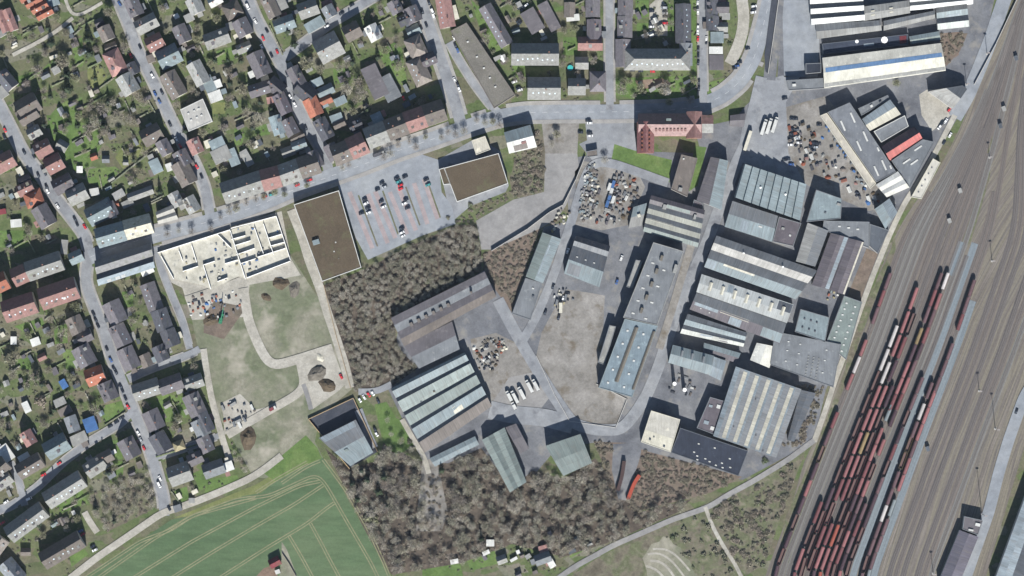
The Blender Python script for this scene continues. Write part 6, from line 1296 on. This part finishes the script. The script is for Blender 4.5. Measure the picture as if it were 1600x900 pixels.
for ic, (px_, py_, r) in enumerate(con): 
    x, y = W(px_, py_)
    if ic < 84 and not free(x, y, 2): continue
    wh, dr, so = place_key(x, y); tree("conifer", x, y, r, random.choice(CF), "", "tree", "conifers", 1.0, ("dark conifer", "tree", "conifers", wh, so, dr, "conifers"))
x, y = W(64, 627); o = mo("bush", random.choice([pm("bush", leaf_crown(99, 420, 0.8, 0.1), "scrub")]), None, None, (x, y, 0.5), 0, 5.5); lab(o, "large russet-brown shrub in the allotment gardens", "bush")
x, y = W(580, 808); o = mo("bush", pm("bush", leaf_crown(98, 420, 0.8, 0.1), "bud"), None, None, (x, y, 0.5), 0, 7); lab(o, "pale yellow-green shrub at the wheat field edge", "bush")
# hedges between garden plots
def hedge(x, y, L, ang, label, grp):
    rnd = random; n = max(4, int(L / 1.2)); v = []; f = []
    for i in range(n + 1):
        xx = -L/2 + L * i / n; w = rnd.uniform(0.4, 0.7); h = rnd.uniform(1.2, 1.9); v += [(xx, -w, 0), (xx + rnd.uniform(-.2, .2), -w * 0.7, h), (xx + rnd.uniform(-.2, .2), w * 0.7, h * rnd.uniform(.9, 1.1)), (xx, w, 0)]
    for i in range(n):
        for k in range(3): a = i * 4 + k; f.append((a, a + 1, a + 5, a + 4))
    f += [(3, 2, 1, 0), (n*4, n*4+1, n*4+2, n*4+3)]
    o = mk("hedge", v, f, MT["bush"], loc=(x, y, 0)); o.rotation_euler.z = R(ang); wh, dr, so = place_key(x, y); reg(o, label, "hedge", "hedges", wh, so, dr, grp)
for c_, r_, x0, y0, x1, y1 in [(0, 0, 700, 745, 890, 610), (0, 0, 190, 640, 330, 545), (0, 1, 870, 530, 1250, 230), (0, 3, 820, 620, 980, 520), (0, 4, 1340, 240, 1420, 350), (1, 0, 510, 200, 610, 430), (0, 3, 1220, 870, 1580, 760), (0, 0, 540, 310, 640, 220), (0, 2, 350, 700, 420, 640), (0, 1, 780, 480, 800, 590)]:
    a = Vector(P(c_, r_, x0, y0)); b = Vector(P(c_, r_, x1, y1)); d = b - a; m_ = (a + b) / 2; hedge(m_.x, m_.y, d.length, math.degrees(math.atan2(d.y, d.x)), "long dark hedge", "garden hedges")
nh = 0
for x, y in sample(gm, 17.0, 0.5, 3):
    if nh >= 75: break
    nh += 1; hedge(x, y, random.uniform(6, 14), random.choice((27, 27, 27, -63)) + random.uniform(-4, 4), "short dark hedge", "garden hedges")
ns = 0
for x, y in sample(gm, 12.0, 0.5, 3):
    if ns >= 150 or random.random() < 0.12: continue
    ns += 1; c = random.choice("lwbtgdmmcbl"); L, Wd = random.uniform(2.4, 6.5), random.uniform(2.0, 4.2); k = random.choice("fgf"); o = house("garden_shed", x, y, L, Wd, random.choice((27, -63)) + random.uniform(-6, 6), k, c, 2.3); wh, dr, so = place_key(x, y)
    reg(o, f"small {CN[c]} {'gabled' if k == 'g' else 'flat'} shed", "shed", "sheds", wh, so, dr, "garden sheds")

# ------------------------------------------------------------------ haze: the air between the ground and the aircraft
hm = bpy.data.materials.new("haze_air"); hm.use_nodes = True; ht = hm.node_tree; ht.nodes.remove(ht.nodes["Principled BSDF"])
pv_ = ht.nodes.new("ShaderNodeVolumePrincipled"); pv_.inputs["Color"].default_value = (0.72, 0.84, 1.0, 1); pv_.inputs["Density"].default_value = HAZE; pv_.inputs["Anisotropy"].default_value = 0.0
ht.links.new(pv_.outputs[0], ht.nodes["Material Output"].inputs["Volume"])
m = MB(); m.box(0, 0, -1.0, 5200, 5200, CAM_H + 21); hz = m.obj("haze", hm); hz["kind"] = "stuff"; hz["label"] = "thin bluish haze over the whole town"; hz["category"] = "haze"

# ------------------------------------------------------------------ labels that single each thing out
for p in CAR: 
    for ch in list(p.children): bpy.data.objects.remove(ch)
    bpy.data.objects.remove(p)
for (key, where, dirn), items in REG.items():
    by = {}
    for s, d, o in items: by.setdefault(d, []).append((s, o))
    for d, lst in by.items():
        lst.sort(key=lambda t: t[0])
        for i, (s, o) in enumerate(lst): o["label"] = f"{d} {where}" if len(lst) == 1 else f"{ordn(i + 1)} {d} from the {dirn}, {where}"
